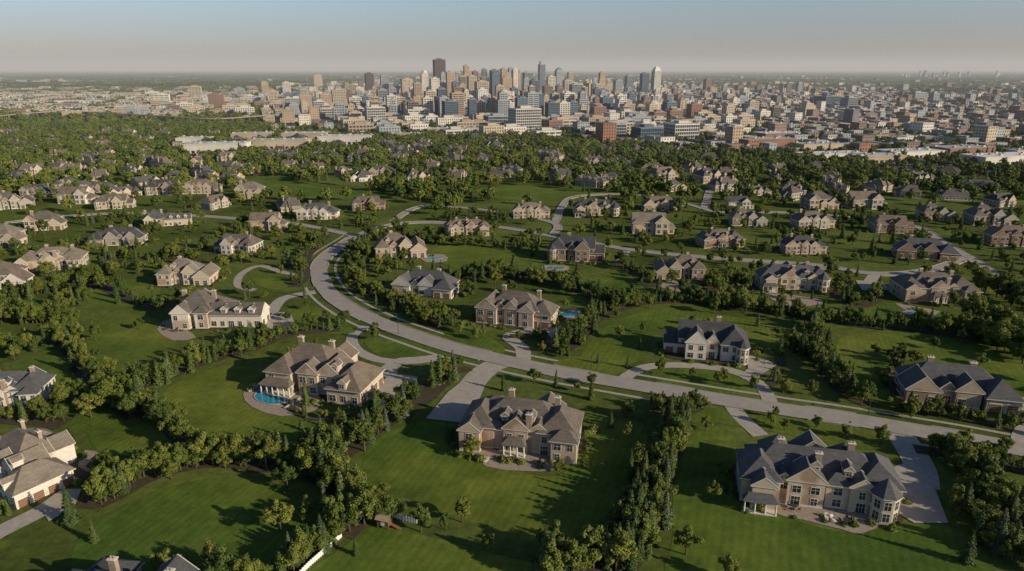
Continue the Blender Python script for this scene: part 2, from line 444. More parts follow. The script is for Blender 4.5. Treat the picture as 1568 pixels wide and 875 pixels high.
    for (cx,cy,z) in chim:
        H['chimney'].box(cx-.75,cx+.75,cy-.5,cy+.5,0,z); H['trim'].box(cx-.9,cx+.9,cy-.65,cy+.65,z,z+.2)
        for q in (-.35,.35): H['chimney'].cyl((cx+q,cy,z+.2),(cx+q,cy,z+.75),.2,.16)
    for (x0,x1,y0,y1,h,n) in cols:
        H['trim'].box(x0,x1,y0,y1,h,h+.4); H['trim'].box(x0,x1,y0,y1,0,.3)
        H['roof'].hexa([(x0-.3,y0-.3,h+.4),(x1+.3,y0-.3,h+.4),(x1+.3,y1,h+.4),(x0-.3,y1,h+.4),(x0+1,y0+1.4,h+1.5),(x1-1,y0+1.4,h+1.5),(x1-1,y1,h+1.5),(x0+1,y1,h+1.5)])
        for k in range(n):
            x=x0+.3+(x1-x0-.6)*k/(n-1); H['trim'].cyl((x,y0+.3,.3),(x,y0+.3,h),.22,.18,10)
    return H
mname={'walls':'wall','roof':'roof','windows':'glass','trim':'trim','chimney':'chim','garage_doors':'garage'}
V={}
def reg(k,hw,hd,**kw):
    H=house_mesh(**kw); V[k]=({n:H[n].mesh(n,[M[mname[n]]]) for n in H if H[n].v},hw,hd,H)
reg('A',16.5,11,wings=[(0,1.5,22,12,6.2,'hip'),(-11,0,9,13.5,6.1,'hip'),(-12.5,-7,5.5,5,5.9,'gable_y'),(-.5,-5.2,6.5,4,6.5,'gable_y',.9),(10.5,-.5,10,13,6.3,'hip'),(12.6,-7.5,6.5,4.5,5.9,'hip'),(-6,-5,4.2,3,5.8,'hip'),(-9,9,9,7,4.4,'hip'),(5.5,-4.8,4.8,3.4,6,'gable_y'),(6,8,8,5,5.5,'gable_y')],
  chim=[(3,-6.2,11),(-4,5,12),(9,4,11.5)],dormers=[(-3.8,-3.4,2,3,7.6,9),(3.1,-3.4,2,3,7.6,9)],cols=[(-3.5,2.5,-9.8,-7.25,3.2,4)],seed=1)
reg('B',18.5,10,wings=[(0,1.5,30,11,6.1,'hip'),(-13,-2,8.5,12,6.2,'hip'),(-12.6,-8.5,5,4,5.9,'gable_y'),(-3,-4.6,8,5,6.4,'gable_y',.85),(4,-4.2,5,4,6,'hip'),(13,1,9,13,6.3,'hip'),(-7.8,-4.5,3,3.5,6.0,'gable_y'),(9,-5,5,3.5,6.1,'gable_y'),(0,8,8,5,6,'gable_y',.9),(-8,6,7,7,6.05,'hip',1.15),(7,5,7,7,6.12,'hip',1.15)],
  chim=[(-8,2,12),(8,3.5,12),(-.2,-2,11.5)],turrets=[(13.5,-7.2,3,6.4)],dormers=[(-1,-2.9,2.4,3,7.4,9.3),(6.2,-2.9,2,3,7.3,9)],cols=[(-17,-9.6,-12.6,-10.6,3,4)],seed=2)
reg('C',17,10.5,wings=[(-4,1.5,19,13,6.2,'hip'),(-10,-2,8,12,6,'hip'),(-1,-5.5,6,4,6.3,'gable_y',.9),(11.5,-3,10,15,4.2,'hip',.8),(5,-2,7,9,5.9,'gable_y',.9),(2,8,7,5,6,'gable_y'),(-8,8,6,4,5.8,'hip')],
  garages=[(3,'+x',4)],chim=[(-9,4,12.4),(1,4,12)],cols=[(-14.5,-5,-10.8,-8.1,3,6)],dormers=[(11.5,-9,2.2,4,4.6,6.4),(7.0,-4.9,1.8,2.6,7.2,8.9)],seed=3)
reg('D',18,9.5,wings=[(-8,1,14,14,6.2,'hip'),(-11,-6.5,6,5,6,'gable_y',.9),(-4,-6,4.5,4,5.9,'hip'),(8,-2.5,19,8.5,4.6,'gable_x',.75),(1,1,7,9,5.6,'hip'),(-10,8.5,7,5,5.8,'gable_y')],
  garages=[(3,'+y',4)],chim=[(-14,3,11),(-3,3,11)],dormers=[(4,-5,2,3,5.2,6.8),(9,-5,2,3,5.2,6.8),(14,-5,2,3,5.2,6.8)],seed=4)
reg('E',15.5,9.5,wings=[(0,1,20,12,6.1,'hip'),(-9.5,-2,8,11,6,'gable_y',.85),(0,-5,5,3.5,6.5,'gable_y',1),(6,-5,5.5,4,5.9,'gable_y',.9),(11,0,8.5,11,5,'hip'),(-4.2,-4.8,3.5,3,6.2,'gable_y',1),(0,7.5,9,4,5.5,'hip')],
  chim=[(-6,4,12),(8,4,11.2)],garages=[(4,'-y',2)],seed=5)
reg('F',15,8.5,wings=[(0,1,24,11,3.6,'hip',.85),(-9,-4,8,8,3.8,'gable_y',.9),(2,-5,6,5,4.4,'gable_y',1),(10,-4,8,9,3.7,'hip',.9),(-2.8,-4.5,3.6,4,4,'gable_y',1)],
  chim=[(-5,3,9.5),(5,1.5,9.5)],garages=[(3,'-y',2)],seed=6)
reg('G',11,8,wings=[(0,1,15,11,5.9,'hip',.7),(-5,-4.5,6,4,5.7,'gable_y',.9),(7.5,-2,7,8,3.4,'gable_y',.8),(1.5,-4.6,3.5,3,3.4,'gable_y',1)],chim=[(-7.2,3,10)],garages=[(2,'-y',2)],seed=8)
reg('H',12,8,wings=[(-1,1,17,11,5.7,'gable_x',.7),(5.5,-4,6.5,5,5.8,'gable_y',.9),(-7,-3.6,5,4,5.6,'hip'),(9,-1,6,8,3.3,'hip')],chim=[(2,3,10.5)],garages=[(3,'+x',2)],seed=9)
reg('I',15,11,wings=[(-3,2,16,12,6.1,'hip',.85),(-9,-4,7,9,6,'hip',.9),(3,-4.5,6,6,6.3,'gable_y',1.1),(9.5,-1,8,16,4,'gable_y',.8),(-3,-3.8,4,4,5.9,'gable_y',1),(0,8.5,10,6,4.2,'hip')],chim=[(-4,2,12.5)],garages=[(3,'+x',3)],dormers=[(-6,-2.6,1.8,3,7.3,8.9)],seed=12)
reg('J',16,10,wings=[(2,2,18,10,5.9,'gable_x',.95),(-8,0,9,14,6.1,'hip',.9),(5,-4.5,7,6,6,'gable_y',1.1),(12,1,8,8,3.6,'gable_x',.8),(-.5,-3.6,4,4,5.8,'gable_y',1.2)],chim=[(-3,5,12),(10,3,10.5)],garages=[(3,'-y',2)],turrets=[(-10.5,-7.5,2.2,6.2)],seed=13)
farH={}
for k in ('E','G','H','F','I','J'):
    H=V[k][3]; mb=MB(); order=['walls','roof','windows','trim','chimney','garage_doors']
    for mi,n in enumerate(order):
        off=len(mb.v); mb.v+=H[n].v; mb.f+=[tuple(i+off for i in f) for f in H[n].f]; mb.m+=[mi]*len(H[n].f); mb.c+=[None]*len(H[n].f)
    farH[k]=mb.mesh('house',[M['roofr'] if n=='roof' else M[mname[n]] for n in order])
cream=(.52,.43,.32);white=(.66,.60,.52);tan=(.42,.33,.24);brick=(.30,.20,.14);stone=(.38,.33,.28);pink=(.47,.36,.27)
RC={'br':(.155,.122,.094),'gb':(.125,.105,.088),'gr':(.082,.082,.086),'dk':(.058,.058,.064),'tn':(.19,.158,.125)}
hr=[]
def house(u,v,k,rot,s=1.0,col=cream,mir=1,rc=None):
    x,y=G(u,v); _,hw,hd,_=V[k]
    rcol=RC[rc or random.choice(['br','gb','gr','tn','gb','dk'])]
    e=bpy.data.objects.new('suburban_mansion' if k in 'ABCDEIJ' else 'suburban_house',None); scene.collection.objects.link(e)
    e.location=(x,y,0); e.rotation_euler=(0,0,math.radians(rot)); e.scale=(s*mir,s,s); e.empty_display_size=2
    for n,me in V[k][0].items(): link(n,me,parent=e,col=rcol if n=='roof' else col)
    hr.append((x,y,math.radians(rot),hw*s,hd*s)); return x,y
near=[(498,588,'C',-14,1.02,cream,1,'br'),(800,672,'A',-12,.93,pink,1,'gb'),(1243,752,'B',-13,.93,cream,1,'gr'),(340,492,'D',0,1,white,1,'gb'),
 (790,490,'E',-18,.98,pink,1,'gb'),(1085,540,'J',-12,.92,white,-1,'dk'),(1452,605,'F',-14,1.05,tan,1,'gr'),(46,724,'C',-32,.8,white,1,'tn'),(12,612,'A',10,.72,white,1,'gr'),
 (290,430,'I',4,.85,cream,1,'tn'),(368,386,'J',-8,.8,white,-1,'gb'),(655,445,'F',-16,.98,white,1,'gr'),(612,390,'I',12,.95,pink,1,'br'),(715,357,'B',6,.72,pink,-1,'br'),
 (878,395,'J',-10,.95,brick,1,'dk'),(1040,422,'I',-5,.82,tan,-1,'br'),(1210,438,'B',-6,.84,cream,1,'gr'),(1425,455,'A',-6,.9,tan,1,'gb'),
 (1100,375,'A',8,.72,brick,1,'gb'),(1226,386,'E',0,.75,tan,1,'dk'),(85,410,'A',15,.85,cream,1,'tn'),(186,372,'F',5,.95,stone,-1,'dk'),(410,350,'H',5,.95,pink,1,'br'),
 (256,344,'D',20,.8,cream,1),(487,334,'E',0,.85,white,1,'gr'),(562,320,'J',5,.75,brick,1),(812,332,'E',0,.8,cream,1),(912,328,'B',0,.85,cream,1),
 (995,355,'H',-5,1.1,cream,1,'tn'),(1141,343,'I',0,.8,stone,1),(1010,320,'F',3,.95,pink,1),(1240,348,'E',10,.85,stone,1),(1360,354,'J',-10,.8,brick,1),
 (1410,392,'F',-15,1,brick,1),(1510,342,'I',-5,.95,stone,1),(1545,374,'E',-10,.9,brick,1),(70,350,'G',10,1,cream,1),(175,318,'J',10,.8,cream,1),(120,310,'H',0,1.1,white,1),
 (310,295,'E',5,.9,pink,1),(385,302,'G',0,1.1,cream,1),(5,375,'G',0,1.1,cream,1),(2,440,'G',10,1.1,white,1),(190,962,'A',-8,.85,stone,1,'dk'),(1430,335,'I',-5,.8,stone,1),(1320,318,'H',5,1.1,stone,1),(1250,318,'G',5,1.1,tan,1)]
for h in near: house(*h)
pools=[(414,610,5.2,3.3,-.5,.25),(874,482,4.5,2.6,.1,.1),(850,411,4.5,2.2,-.2,.1),(664,396,4,2.2,.1,.1),(1395,480,3.2,1.8,.1,.1)]
for k,(pts) in enumerate([
 [(700,665),(715,690),(745,715),(800,722),(850,720),(862,700),(820,690),(760,690),(725,672)],
 [(1180,760),(1182,785),(1230,797),(1290,812),(1320,818),(1355,800),(1340,790),(1260,775)],
 [(372,604),(392,586),(430,592),(490,608),(482,630),(430,638),(386,624)],
 [(240,505),(262,488),(285,505),(300,518),(265,522)],
 [(1010,440),(1030,430),(1075,440),(1060,450)],[(1170,450),(1240,455),(1260,465),(1210,470)],[(1370,465),(1400,470),(1440,478),(1410,486)],
 [(645,392),(680,390),(684,401),(652,402)],[(832,407),(870,408),(866,416),(834,415)],[(852,476),(896,477),(894,490),(852,489)],
 [(130,690),(160,700),(150,725),(120,715)]]):
    P=sheet('patio',gp(pts),M['patio'],.13+.004*k,2)
    for p in gp(pts): roadseg.append((p[0],p[1],1.5))
def pool(u,v,rx,ry,rot,kid=.25):
    x,y=G(u,v); e=bpy.data.objects.new('swimming_pool',None); scene.collection.objects.link(e); e.location=(x,y,.18); e.rotation_euler=(0,0,rot)
    roadseg.append((x,y,rx+1.5)); roadseg.append((x+1,y-6,3.8)); roadseg.append((x+1,y-10,3))
    n=36; r=[1+kid*math.cos(2*math.pi*i/n*2+.6)*(1 if i<n/2 else .3) for i in range(n)]
    c=[(rx*r[i]*math.cos(2*math.pi*i/n),ry*r[i]*math.sin(2*math.pi*i/n)) for i in range(n)]
    mb=MB(); mb.poly([(a,b,.03) for a,b in c]); link('water',mb.mesh('water',[M['water']]),parent=e)
    mb=MB()
    for i in range(n):
        a,b=c[i],c[(i+1)%n]; s=1+.45/rx
        q=[a,b,(b[0]*s,b[1]*s),(a[0]*s,a[1]*s)]
        mb.hexa([(p[0],p[1],-.1) for p in reversed(q)]+[(p[0],p[1],.1) for p in reversed(q)])
    link('coping',mb.mesh('coping',[M['walk']]),parent=e)
for p in pools: pool(*p)
def furn_table():
    mb=MB(); mb.cyl((0,0,.70),(0,0,.75),.7,.7,12); mb.cyl((0,0,0),(0,0,.7),.05,.05,6); mb.cyl((0,0,0),(0,0,.04),.3,.25,10)
    for i in range(4):
        a=i*math.pi/2+.4; x,y=1.15*math.cos(a),1.15*math.sin(a)
        mb.rbox(x,y,.5,.5,.42,.48,a,sb=False); mb.rbox(x+.24*math.cos(a),y+.24*math.sin(a),.05,.5,.48,.95,a)
        for p,q in ((-.2,-.2),(.2,-.2),(.2,.2),(-.2,.2)):
            xx=x+p*math.cos(a)-q*math.sin(a);yy=y+p*math.sin(a)+q*math.cos(a); mb.cyl((xx,yy,0),(xx,yy,.42),.025,.025,5)
    return mb.mesh('patio_table_with_chairs',[M['metal']])
def furn_lounge():
    mb=MB(); mb.box(-.35,.35,-1,.3,.3,.4); mb.hexa([(-.35,.3,.3),(.35,.3,.3),(.35,.95,.75),(-.35,.95,.75),(-.35,.25,.4),(.35,.25,.4),(.35,.9,.86),(-.35,.9,.86)])
    for p in ((-.3,-.9),(.3,-.9),(-.3,.2),(.3,.2)): mb.cyl((p[0],p[1],0),(p[0],p[1],.3),.03,.03,5)
    return mb.mesh('lounge_chair',[M['trim']])
FT,FL=furn_table(),furn_lounge()
for u,v in ((770,706),(825,712),(1215,780),(1295,802),(400,598),(270,508),(1400,475),(1220,462),(1045,441)):
    x,y=G(u,v); link('patio_table_with_chairs',FT,(x,y,.19),random.random()*3)
for u,v in ((440,625),(448,620),(456,616),(385,600),(745,708),(1265,795),(1275,798)):
    x,y=G(u,v); link('lounge_chair',FL,(x,y,.19),random.uniform(-.6,.2))
def fence(pl):
    P=smooth(gp(pl),10); mb=MB(); pts=[]
    for i in range(len(P)-1):
        n=max(1,int((P[i+1]-P[i]).length/2.4))
        for k in range(n): pts.append(P[i].lerp(P[i+1],k/n))
    pts.append(P[-1])
    for p,q in zip(pts,pts[1:]):
        d=q-p; a=math.atan2(d.y,d.x); m=(p+q)/2
        mb.rbox(p.x,p.y,.16,.16,0,1.35,a); mb.rbox(m.x,m.y,d.length-.16,.05,.1,1.1,a,sb=False)
        mb.rbox(m.x,m.y,d.length-.16,.1,1.12,1.2,a,sb=False)
    link('white_fence',mb.mesh('white_fence',[M['fence']]))
fence([(440,905),(470,872),(500,845),(524,822)]); fence([(552,797),(565,782),(600,792),(640,804)])
x,y=G(590,806); mb=MB()
mb.box(-1.3,1.3,-1.1,1.1,.8,2.2,0); mb.poly([(-1.6,-1.4,2.2),(1.6,-1.4,2.2),(1.6,0,3.6),(-1.6,0,3.6)],1); mb.poly([(1.6,1.4,2.2),(-1.6,1.4,2.2),(-1.6,0,3.6),(1.6,0,3.6)],1)
mb.poly([(1.3,-1.1,2.2),(1.3,1.1,2.2),(1.3,0,3.4)],0);mb.poly([(-1.3,1.1,2.2),(-1.3,-1.1,2.2),(-1.3,0,3.4)],0)
for p in ((-1.2,-1),(1.2,-1),(1.2,1),(-1.2,1)): mb.cyl((p[0],p[1],0),(p[0],p[1],.8),.1,.1,6)
mb.hexa([(1.3,-.4,.8),(1.3,.4,.8),(3.6,.4,0),(3.6,-.4,0),(1.3,-.4,.9),(1.3,.4,.9),(3.6,.4,.12),(3.6,-.4,.12)],0)
mb.box(-.4,.4,-1.14,-1.0,.85,1.9,2)
link('garden_playhouse',mb.mesh('garden_playhouse',[M['wood'],M['chim'],M['trim']]),(x,y,0),-.3)
mb=MB(); mb.cyl((0,0,0),(0,0,5.5),.1,.06,8); mb.cyl((0,0,0),(0,0,.5),.2,.14,8); mb.cyl((0,0,5.5),(1.2,0,5.9),.05,.04,6); mb.box(.9,1.7,-.16,.16,5.85,6.0)
lm=mb.mesh('street_lamp',[M['metal']])
for u,v in ((1170,558),(905,566),(1330,634),(610,512)):
    x,y=G(u,v); link('street_lamp',lm,(x,y,0),-1.2)

# ------------------------------------------------------------------ trees
def leaves_mesh(name,P,Nn,size,mats,trunk=None,asp=1.0):
    n=len(P); r=rng
    Nn=Nn/np.linalg.norm(Nn,axis=1,keepdims=True)
    ref=r.normal(size=(n,3)); T=np.cross(Nn,ref); T/=np.linalg.norm(T,axis=1,keepdims=True); B=np.cross(Nn,T)
    s=(size*r.uniform(.55,1.25,n))[:,None]
    q=np.stack([P-T*s*.5,P-B*s*.42*asp,P+T*s*.5,P+B*s*.42*asp],1).reshape(-1,3)
    tv=trunk.v if trunk else []; tf=trunk.f if trunk else []
    nv=len(tv)
    me=bpy.data.meshes.new(name)
    V_=np.concatenate([np.array(tv).reshape(-1,3),q]) if nv else q
    lens=[len(f) for f in tf]+[4]*n
    idx=[i for f in tf for i in f]+list(range(nv,nv+4*n))
    me.vertices.add(len(V_)); me.vertices.foreach_set('co',V_.astype(np.float32).ravel())
    me.loops.add(len(idx)); me.loops.foreach_set('vertex_index',idx)
    me.polygons.add(len(lens)); st=np.concatenate([[0],np.cumsum(lens)[:-1]]).astype(np.int32)
    me.polygons.foreach_set('loop_start',st)
    for m in mats: me.materials.append(m)
    me.polygons.foreach_set('material_index',[1]*len(tf)+[0]*n)
    me.update(calc_edges=True); me.validate(); return me
def sph(n):
    d=rng.normal(size=(n,3)); return d/np.linalg.norm(d,axis=1,keepdims=True)
def broad(name,n,size,hh=9.,rw=3.2,trunk=True,mat='leaf'):
    nc=int(rng.integers(20,30)); C=[];Rr=[]
    zr=rng.uniform(.30,.38); zc_=rng.uniform(.55,.62); lean=rng.uniform(-.35,.35,2)
    for i in range(nc):
        d=sph(1)[0]; k=rng.uniform(.3,1.05)
        c=np.array([d[0]*rw*k*(1-.3*max(0,d[2])),d[1]*rw*k*(1-.3*max(0,d[2])),hh*zc_+d[2]*hh*zr*k])
        c[:2]+=lean*(c[2]/hh)
        C.append(c);Rr.append(rng.uniform(.18,.40)*rw*(1.1-.4*max(0,d[2])*k))
    C=np.array(C);Rr=np.array(Rr)
    w=Rr**2/np.sum(Rr**2); ix=rng.choice(nc,n,p=w); d=sph(n); d[:,2]=d[:,2]*.9+.1
    ra=rng.uniform(.55,1.1,n)+(rng.uniform(size=n)<.12)*rng.uniform(.1,.35,n)
    P=C[ix]+d*(Rr[ix]*ra)[:,None]; P[:,2]=np.maximum(P[:,2],hh*.14)
    N=d+rng.normal(size=(n,3))*.45+np.array([0,0,.25])
    t=None
    if trunk:
        t=MB(); t.cyl((0,0,0),(0,0,hh*.45),hh*.026,hh*.015,7)
        for i in range(0,nc,3): t.cyl((0,0,hh*rng.uniform(.22,.42)),tuple(C[i]),hh*.011,hh*.004,5)
    return leaves_mesh(name,P,N,size,[M[mat],M['bark']],t)
def conifer(name,n,size,hh=9.,R=2.1,pw=.85):
    z=rng.uniform(0,1,n)**1.35; nb=int(hh*1.6)
    lay=np.round(z*nb)/nb; z=lay*.75+z*.25
    a=rng.uniform(0,2*math.pi,n); ph=rng.uniform(0,6,nb+2)
    li=np.clip((lay*nb).astype(int),0,nb)
    lob=.78+.25*np.cos(a*(3+li%3)+ph[li])
    r=R*(1-z)**pw*lob*np.sqrt(rng.uniform(.15,1,n))+.05
    P=np.stack([r*np.cos(a),r*np.sin(a),hh*.05+z*hh*.95-r*.22],1)
    N=np.stack([np.cos(a)*.8,np.sin(a)*.8,np.full(n,.7)],1)+rng.normal(size=(n,3))*.35
    t=MB(); t.cyl((0,0,0),(0,0,hh*.95),hh*.018,hh*.003,6)
    return leaves_mesh(name,P,N,size,[M['needle'],M['bark']],t)
NB=[broad('broadleaf_tree',4400,.42,9,rng.uniform(2.3,3.4)) for _ in range(8)]
NC=[conifer('spruce_tree',2600,.44,9,r,.85) for r in (1.7,2.1,1.9,2.3)]
NA=[conifer('arborvitae_tree',1900,.38,6.5,1.1,.45) for _ in range(2)]
SH=[]
for _ in range(3):
    n=260;d=sph(n);d[:,2]=abs(d[:,2]); P=d*np.array([.85,.85,.8])*rng.uniform(.7,1.1,n)[:,None]; SH.append(leaves_mesh('shrub',P,d+rng.normal(size=(n,3))*.4,.3,[M['fleaf'],M['bark']]))
seg=np.array(roadseg)
def free(x,y,mh=1.5,mr=0):
    if np.any((seg[:,0]-x)**2+(seg[:,1]-y)**2<(seg[:,2]+mr)**2): return False
    for hx,hy,a,hw,hd in hr:
        dx,dy=x-hx,y-hy
        if abs(dx)>30 or abs(dy)>30: continue
        lx=dx*math.cos(a)+dy*math.sin(a); ly=-dx*math.sin(a)+dy*math.cos(a)
        if abs(lx)<hw+mh and abs(ly)<hd+mh: return False
    return True
tc=[0]
def tree(x,y,kind,h):
    if kind=='b': me=random.choice(NB);base=9
    elif kind=='c': me=random.choice(NC);base=9;h*=1.05
    else: me=random.choice(NA);base=6.5
    s=h/base; w=s*random.uniform(.8,1.2)
    link(me.name.split('.')[0],me,(x,y,-.05),random.uniform(0,6.28),(w,w*random.uniform(.9,1.1),s)); tc[0]+=1
belts=[
 ([(150,770),(200,748),(250,725),(320,708),(385,712)],38,3.2,.15,5,9),
 ([(385,712),(450,712),(510,700),(545,680),(585,650),(640,615),(690,575)],72,4.2,.5,5,9.5),
 ([(480,725),(520,750),(545,790),(520,820)],34,4,.45,5,9.5),
 ([(510,828),(470,855),(430,885)],26,3,.6,4,7),
 ([(1035,640),(1030,680),(1010,720),(985,770),(960,820),(930,880)],92,4.0,.65,5,9.5),
 ([(1025,720),(1010,770),(985,830),(960,880)],32,2.5,.7,5,8),
 ([(920,860),(870,875),(830,880)],10,3,.3,6,9),
 ([(1000,628),(1050,632),(1075,625)],9,2,.3,4,7),
 ([(100,492),(110,540),(140,575),(170,600),(215,625),(260,655),(300,685)],56,4,.3,4,9),
 ([(175,600),(240,585),(300,560),(345,545),(400,520),(440,505)],52,3,.5,4,8.5),
 ([(345,545),(400,530),(450,510),(520,505)],18,3,.4,4,8),
 ([(640,600),(680,575),(720,565)],8,3,.4,5,8),
 ([(1210,530),(1240,545),(1270,575),(1300,605),(1330,620)],42,3.4,.4,4,8.5),
 ([(1240,490),(1255,530),(1262,560)],24,3,.4,4,8.5),
 ([(860,540),(885,520),(900,500),(930,478),(980,465)],40,4,.35,4,9),
 ([(980,465),(1050,462),(1110,470),(1180,478),(1240,488),(1320,500),(1400,505)],84,2.6,.4,3.5,7.5),
 ([(1400,505),(1470,515),(1568,530),(1640,540)],35,4,.2,6,11),
 ([(1480,495),(1530,520),(1580,560)],25,6,.15,8,12),
 ([(1380,540),(1370,570),(1375,610),(1400,628),(1460,640),(1540,650)],34,2.2,.5,3.5,6),
 ([(1440,700),(1490,725),(1510,770),(1545,820),(1580,880)],60,5,.4,4,8.5),
 ([(1400,688),(1480,700),(1568,720),(1640,740)],22,3,.4,3.5,7),
 ([(1470,760),(1500,810),(1540,860)],18,5,.4,5,8),
 ([(540,415),(550,440),(590,460),(640,485),(680,505)],42,3.5,.35,4,8),
 ([(500,360),(470,390),(465,420),(450,440)],24,4,.3,4,8),
 ([(680,430),(760,425),(830,432),(890,447),(930,470)],46,4,.3,4,8),
 ([(560,400),(540,380),(600,360),(680,375),(760,380),(830,385)],44,5,.3,4,8.5),
 ([(0,490),(50,495),(100,490)],24,5,.1,6,10),
 ([(0,530),(40,545),(90,520),(130,530)],12,5,.2,5,9),
 ([(90,620),(130,610),(180,620),(205,640)],14,3.5,.1,6,9),
 ([(0,640),(60,645),(100,650)],8,4,.2,4,7),
 ([(120,420),(180,450),(240,470),(290,455)],20,4,.4,4,7.5),
 ([(110,470),(150,420),(200,400),(260,395),(310,400)],42,4,.35,4,8.5),
 ([(-20,470),(40,455),(90,440),(130,425)],28,5,.2,5,9),
 ([(420,600),(470,640),(540,635),(600,620)],12,1.5,.3,2,4),
 ([(130,780),(150,760),(150,730),(160,715)],10,3,.3,5,8),
 ([(700,690),(690,670),(705,650)],6,1.5,.5,3,5),
 ([(250,885),(320,890),(400,900)],10,3,.2,6,8),
 ([(0,790),(30,770),(60,740)],8,2,.5,3,5),
 ([(1180,590),(1195,560),(1190,535)],8,2,.4,4,7),
 ([(1280,440),(1290,460),(1320,470),(1350,450)],16,3.5,.4,4,8),
 ([(1110,455),(1090,440),(1140,440),(1165,445)],12,4,.2,6,9),
 ([(940,400),(960,410),(1000,440)],12,4,.4,4,7),
 ([(1490,440),(1520,450),(1580,480)],26,7,.15,7,11),
 ([(600,480),(650,470),(700,500)],14,2.5,.4,4,7),
 ([(780,515),(830,520),(870,545)],10,2.5,.5,3,6),
]
bedz=0
for pl,cnt,hw,cf,h0,h1 in belts:
    P=[Vector(p) for p in gp(pl)]; P=smooth([tuple(p) for p in P],5)
    L=[(P[i+1]-P[i]).length for i in range(len(P)-1)]; tot=sum(L)
    cnt=int(cnt*1.12)
    if hw<4.5:
        mb=MB(); bedz+=.0006; Q=P; N=normals(Q)
        wv=[hw*.75*(1+.45*noise.noise(Vector((q.x*.09,q.y*.09,2)))) for q in Q]
        for i in range(len(Q)-1):
            a=Q[i]-N[i]*wv[i];b=Q[i]+N[i]*wv[i];c=Q[i+1]+N[i+1]*wv[i+1];d=Q[i+1]-N[i+1]*wv[i+1]
            z=.135+bedz
            mb.poly([(a.x,a.y,z),(d.x,d.y,z),(c.x,c.y,z),(b.x,b.y,z)])
        link('planting_bed',mb.mesh('planting_bed',[M['bed']]))
    for k in range(cnt):
        s=(k+random.random())/cnt*tot; i=0
        while i<len(L)-1 and s>L[i]: s-=L[i]; i+=1
        p=P[i].lerp(P[i+1],min(1,s/L[i])); d=(P[i+1]-P[i]).normalized(); n=Vector((-d.y,d.x))
        p=p+n*random.gauss(0,hw*.42)
        if not free(p.x,p.y,1.5): continue
        h=random.uniform(h0,h1)*random.choice([.75,.95,1.05,1.1]); r=random.random()
        tree(p.x,p.y,'b' if r>cf else ('c' if r>cf*.35 else 'a'),h)
singles=[(645,815,7.5),(708,800,6.5),(1050,850,7),(1092,765,5),(1115,888,6),(905,612,6),(962,672,5),(585,762,4.5),(683,812,4.5),(830,838,5),(747,845,5),(690,590,5.5),(722,700,6),(858,722,4),
 (585,622,5),(1480,730,5),(770,575,4.5),(948,520,6),(980,535,4),(1180,650,4.5),(1350,680,6),(1420,812,4),(1185,640,4),(610,495,5),(560,545,5),(460,410,6),(430,420,6),(68,360,10),(1470,525,6),(1100,460,9),(1135,462,9),(905,590,5),
 (795,520,4),(650,480,5),(30,545,7),(200,640,9),(140,640,8),(95,625,9),(280,680,9),(110,800,8),(145,830,5),(1400,560,6),(1550,655,5),(850,850,8),(1040,600,5),(1080,660,5),(1300,600,6),(575,510,4.5),(478,700,9),(516,690,8),(620,640,7),(1130,560,4),(1000,585,6),(1098,590,5),(1395,640,5),
 (1250,655,4),(1500,680,4.5),(1440,665,4.5),(1060,580,4),(870,545,5),(740,510,5),(470,475,5),(500,490,4.5),(440,492,4),(300,545,6),(215,505,5),(1340,545,5),(1430,535,5),(1500,560,5),(1350,590,5),(985,510,5),(1060,498,4.5),(1160,500,5),(1190,515,4),(960,640,6),(935,655,5),
 (1480,862,7),(545,850,4),(430,815,8),(470,800,7)]
for u,v,h in singles:
    x,y=G(u,v)
    if free(x,y,.5,-1.5): tree(x,y,'b' if random.random()<.75 else 'c',h)
P=smooth(gp(R1),8); N=normals(P)
for i in range(8,len(P)-6,4):
    for sg in (-1,1):
        p=P[i]+N[i]*sg*(random.uniform(9.5,12.5))
        if random.random()<.6 and free(p.x,p.y,2,-1): tree(p.x,p.y,'b' if random.random()<.75 else 'c',random.uniform(3.5,6))
for _ in range(6400):
    y=random.uniform(100,440); x=random.uniform(-.85,.85)*(y+60)
    u,v=UV(x,y)
    if on_lawn(x,y): continue
    n=noise.noise(Vector((x*.025,y*.025,5)))
    far=min(1,max(0,(y-215)/90))
    p=.045+.56*far
    if n<.02: p*=.38
    if random.random()>p: continue
    if not free(x,y,2.2,.5): continue
    r=random.random(); tree(x,y,'b' if r>.27 else ('c' if r>.1 else 'a'),random.uniform(3.5,9))
for hx,hy,a,hw,hd in hr[:36]:
    nS=50 if math.hypot(hx,hy)<260 else 22
    for _ in range(nS):
        s=random.choice('xXyY')
        if s in 'xX': lx=(hw+random.uniform(.2,2.4))*(1 if s=='X' else -1); ly=random.uniform(-hd,hd)
        else: ly=(hd+random.uniform(-.6,2.4))*(1 if s=='Y' else -1); lx=random.uniform(-hw,hw)
        x=hx+lx*math.cos(a)-ly*math.sin(a); y=hy+lx*math.sin(a)+ly*math.cos(a)
        if np.any((seg[:,0]-x)**2+(seg[:,1]-y)**2<(seg[:,2]*.6)**2): continue
        k=random.uniform(.6,1.5); link('shrub',random.choice(SH),(x,y,0),random.random()*6,(k,k,k*random.uniform(.8,1.3)))
for i,(hx,hy,a,hw,hd) in enumerate(hr[:36]):
    pts=[]
    for q in range(28):
        t=2*math.pi*q/28; c,s_=math.cos(t),math.sin(t)
        rr=1/max(abs(c),abs(s_))**.75
        lx=c*rr*(hw+.3+.6*math.sin(3*t+i)); ly=s_*rr*(hd+.3+.6*math.cos(4*t+i))
        pts.append((hx+lx*math.cos(a)-ly*math.sin(a),hy+lx*math.sin(a)+ly*math.cos(a)))
    sheet('planting_bed',pts,M['bed'],.122+.0002*i,sm=False)

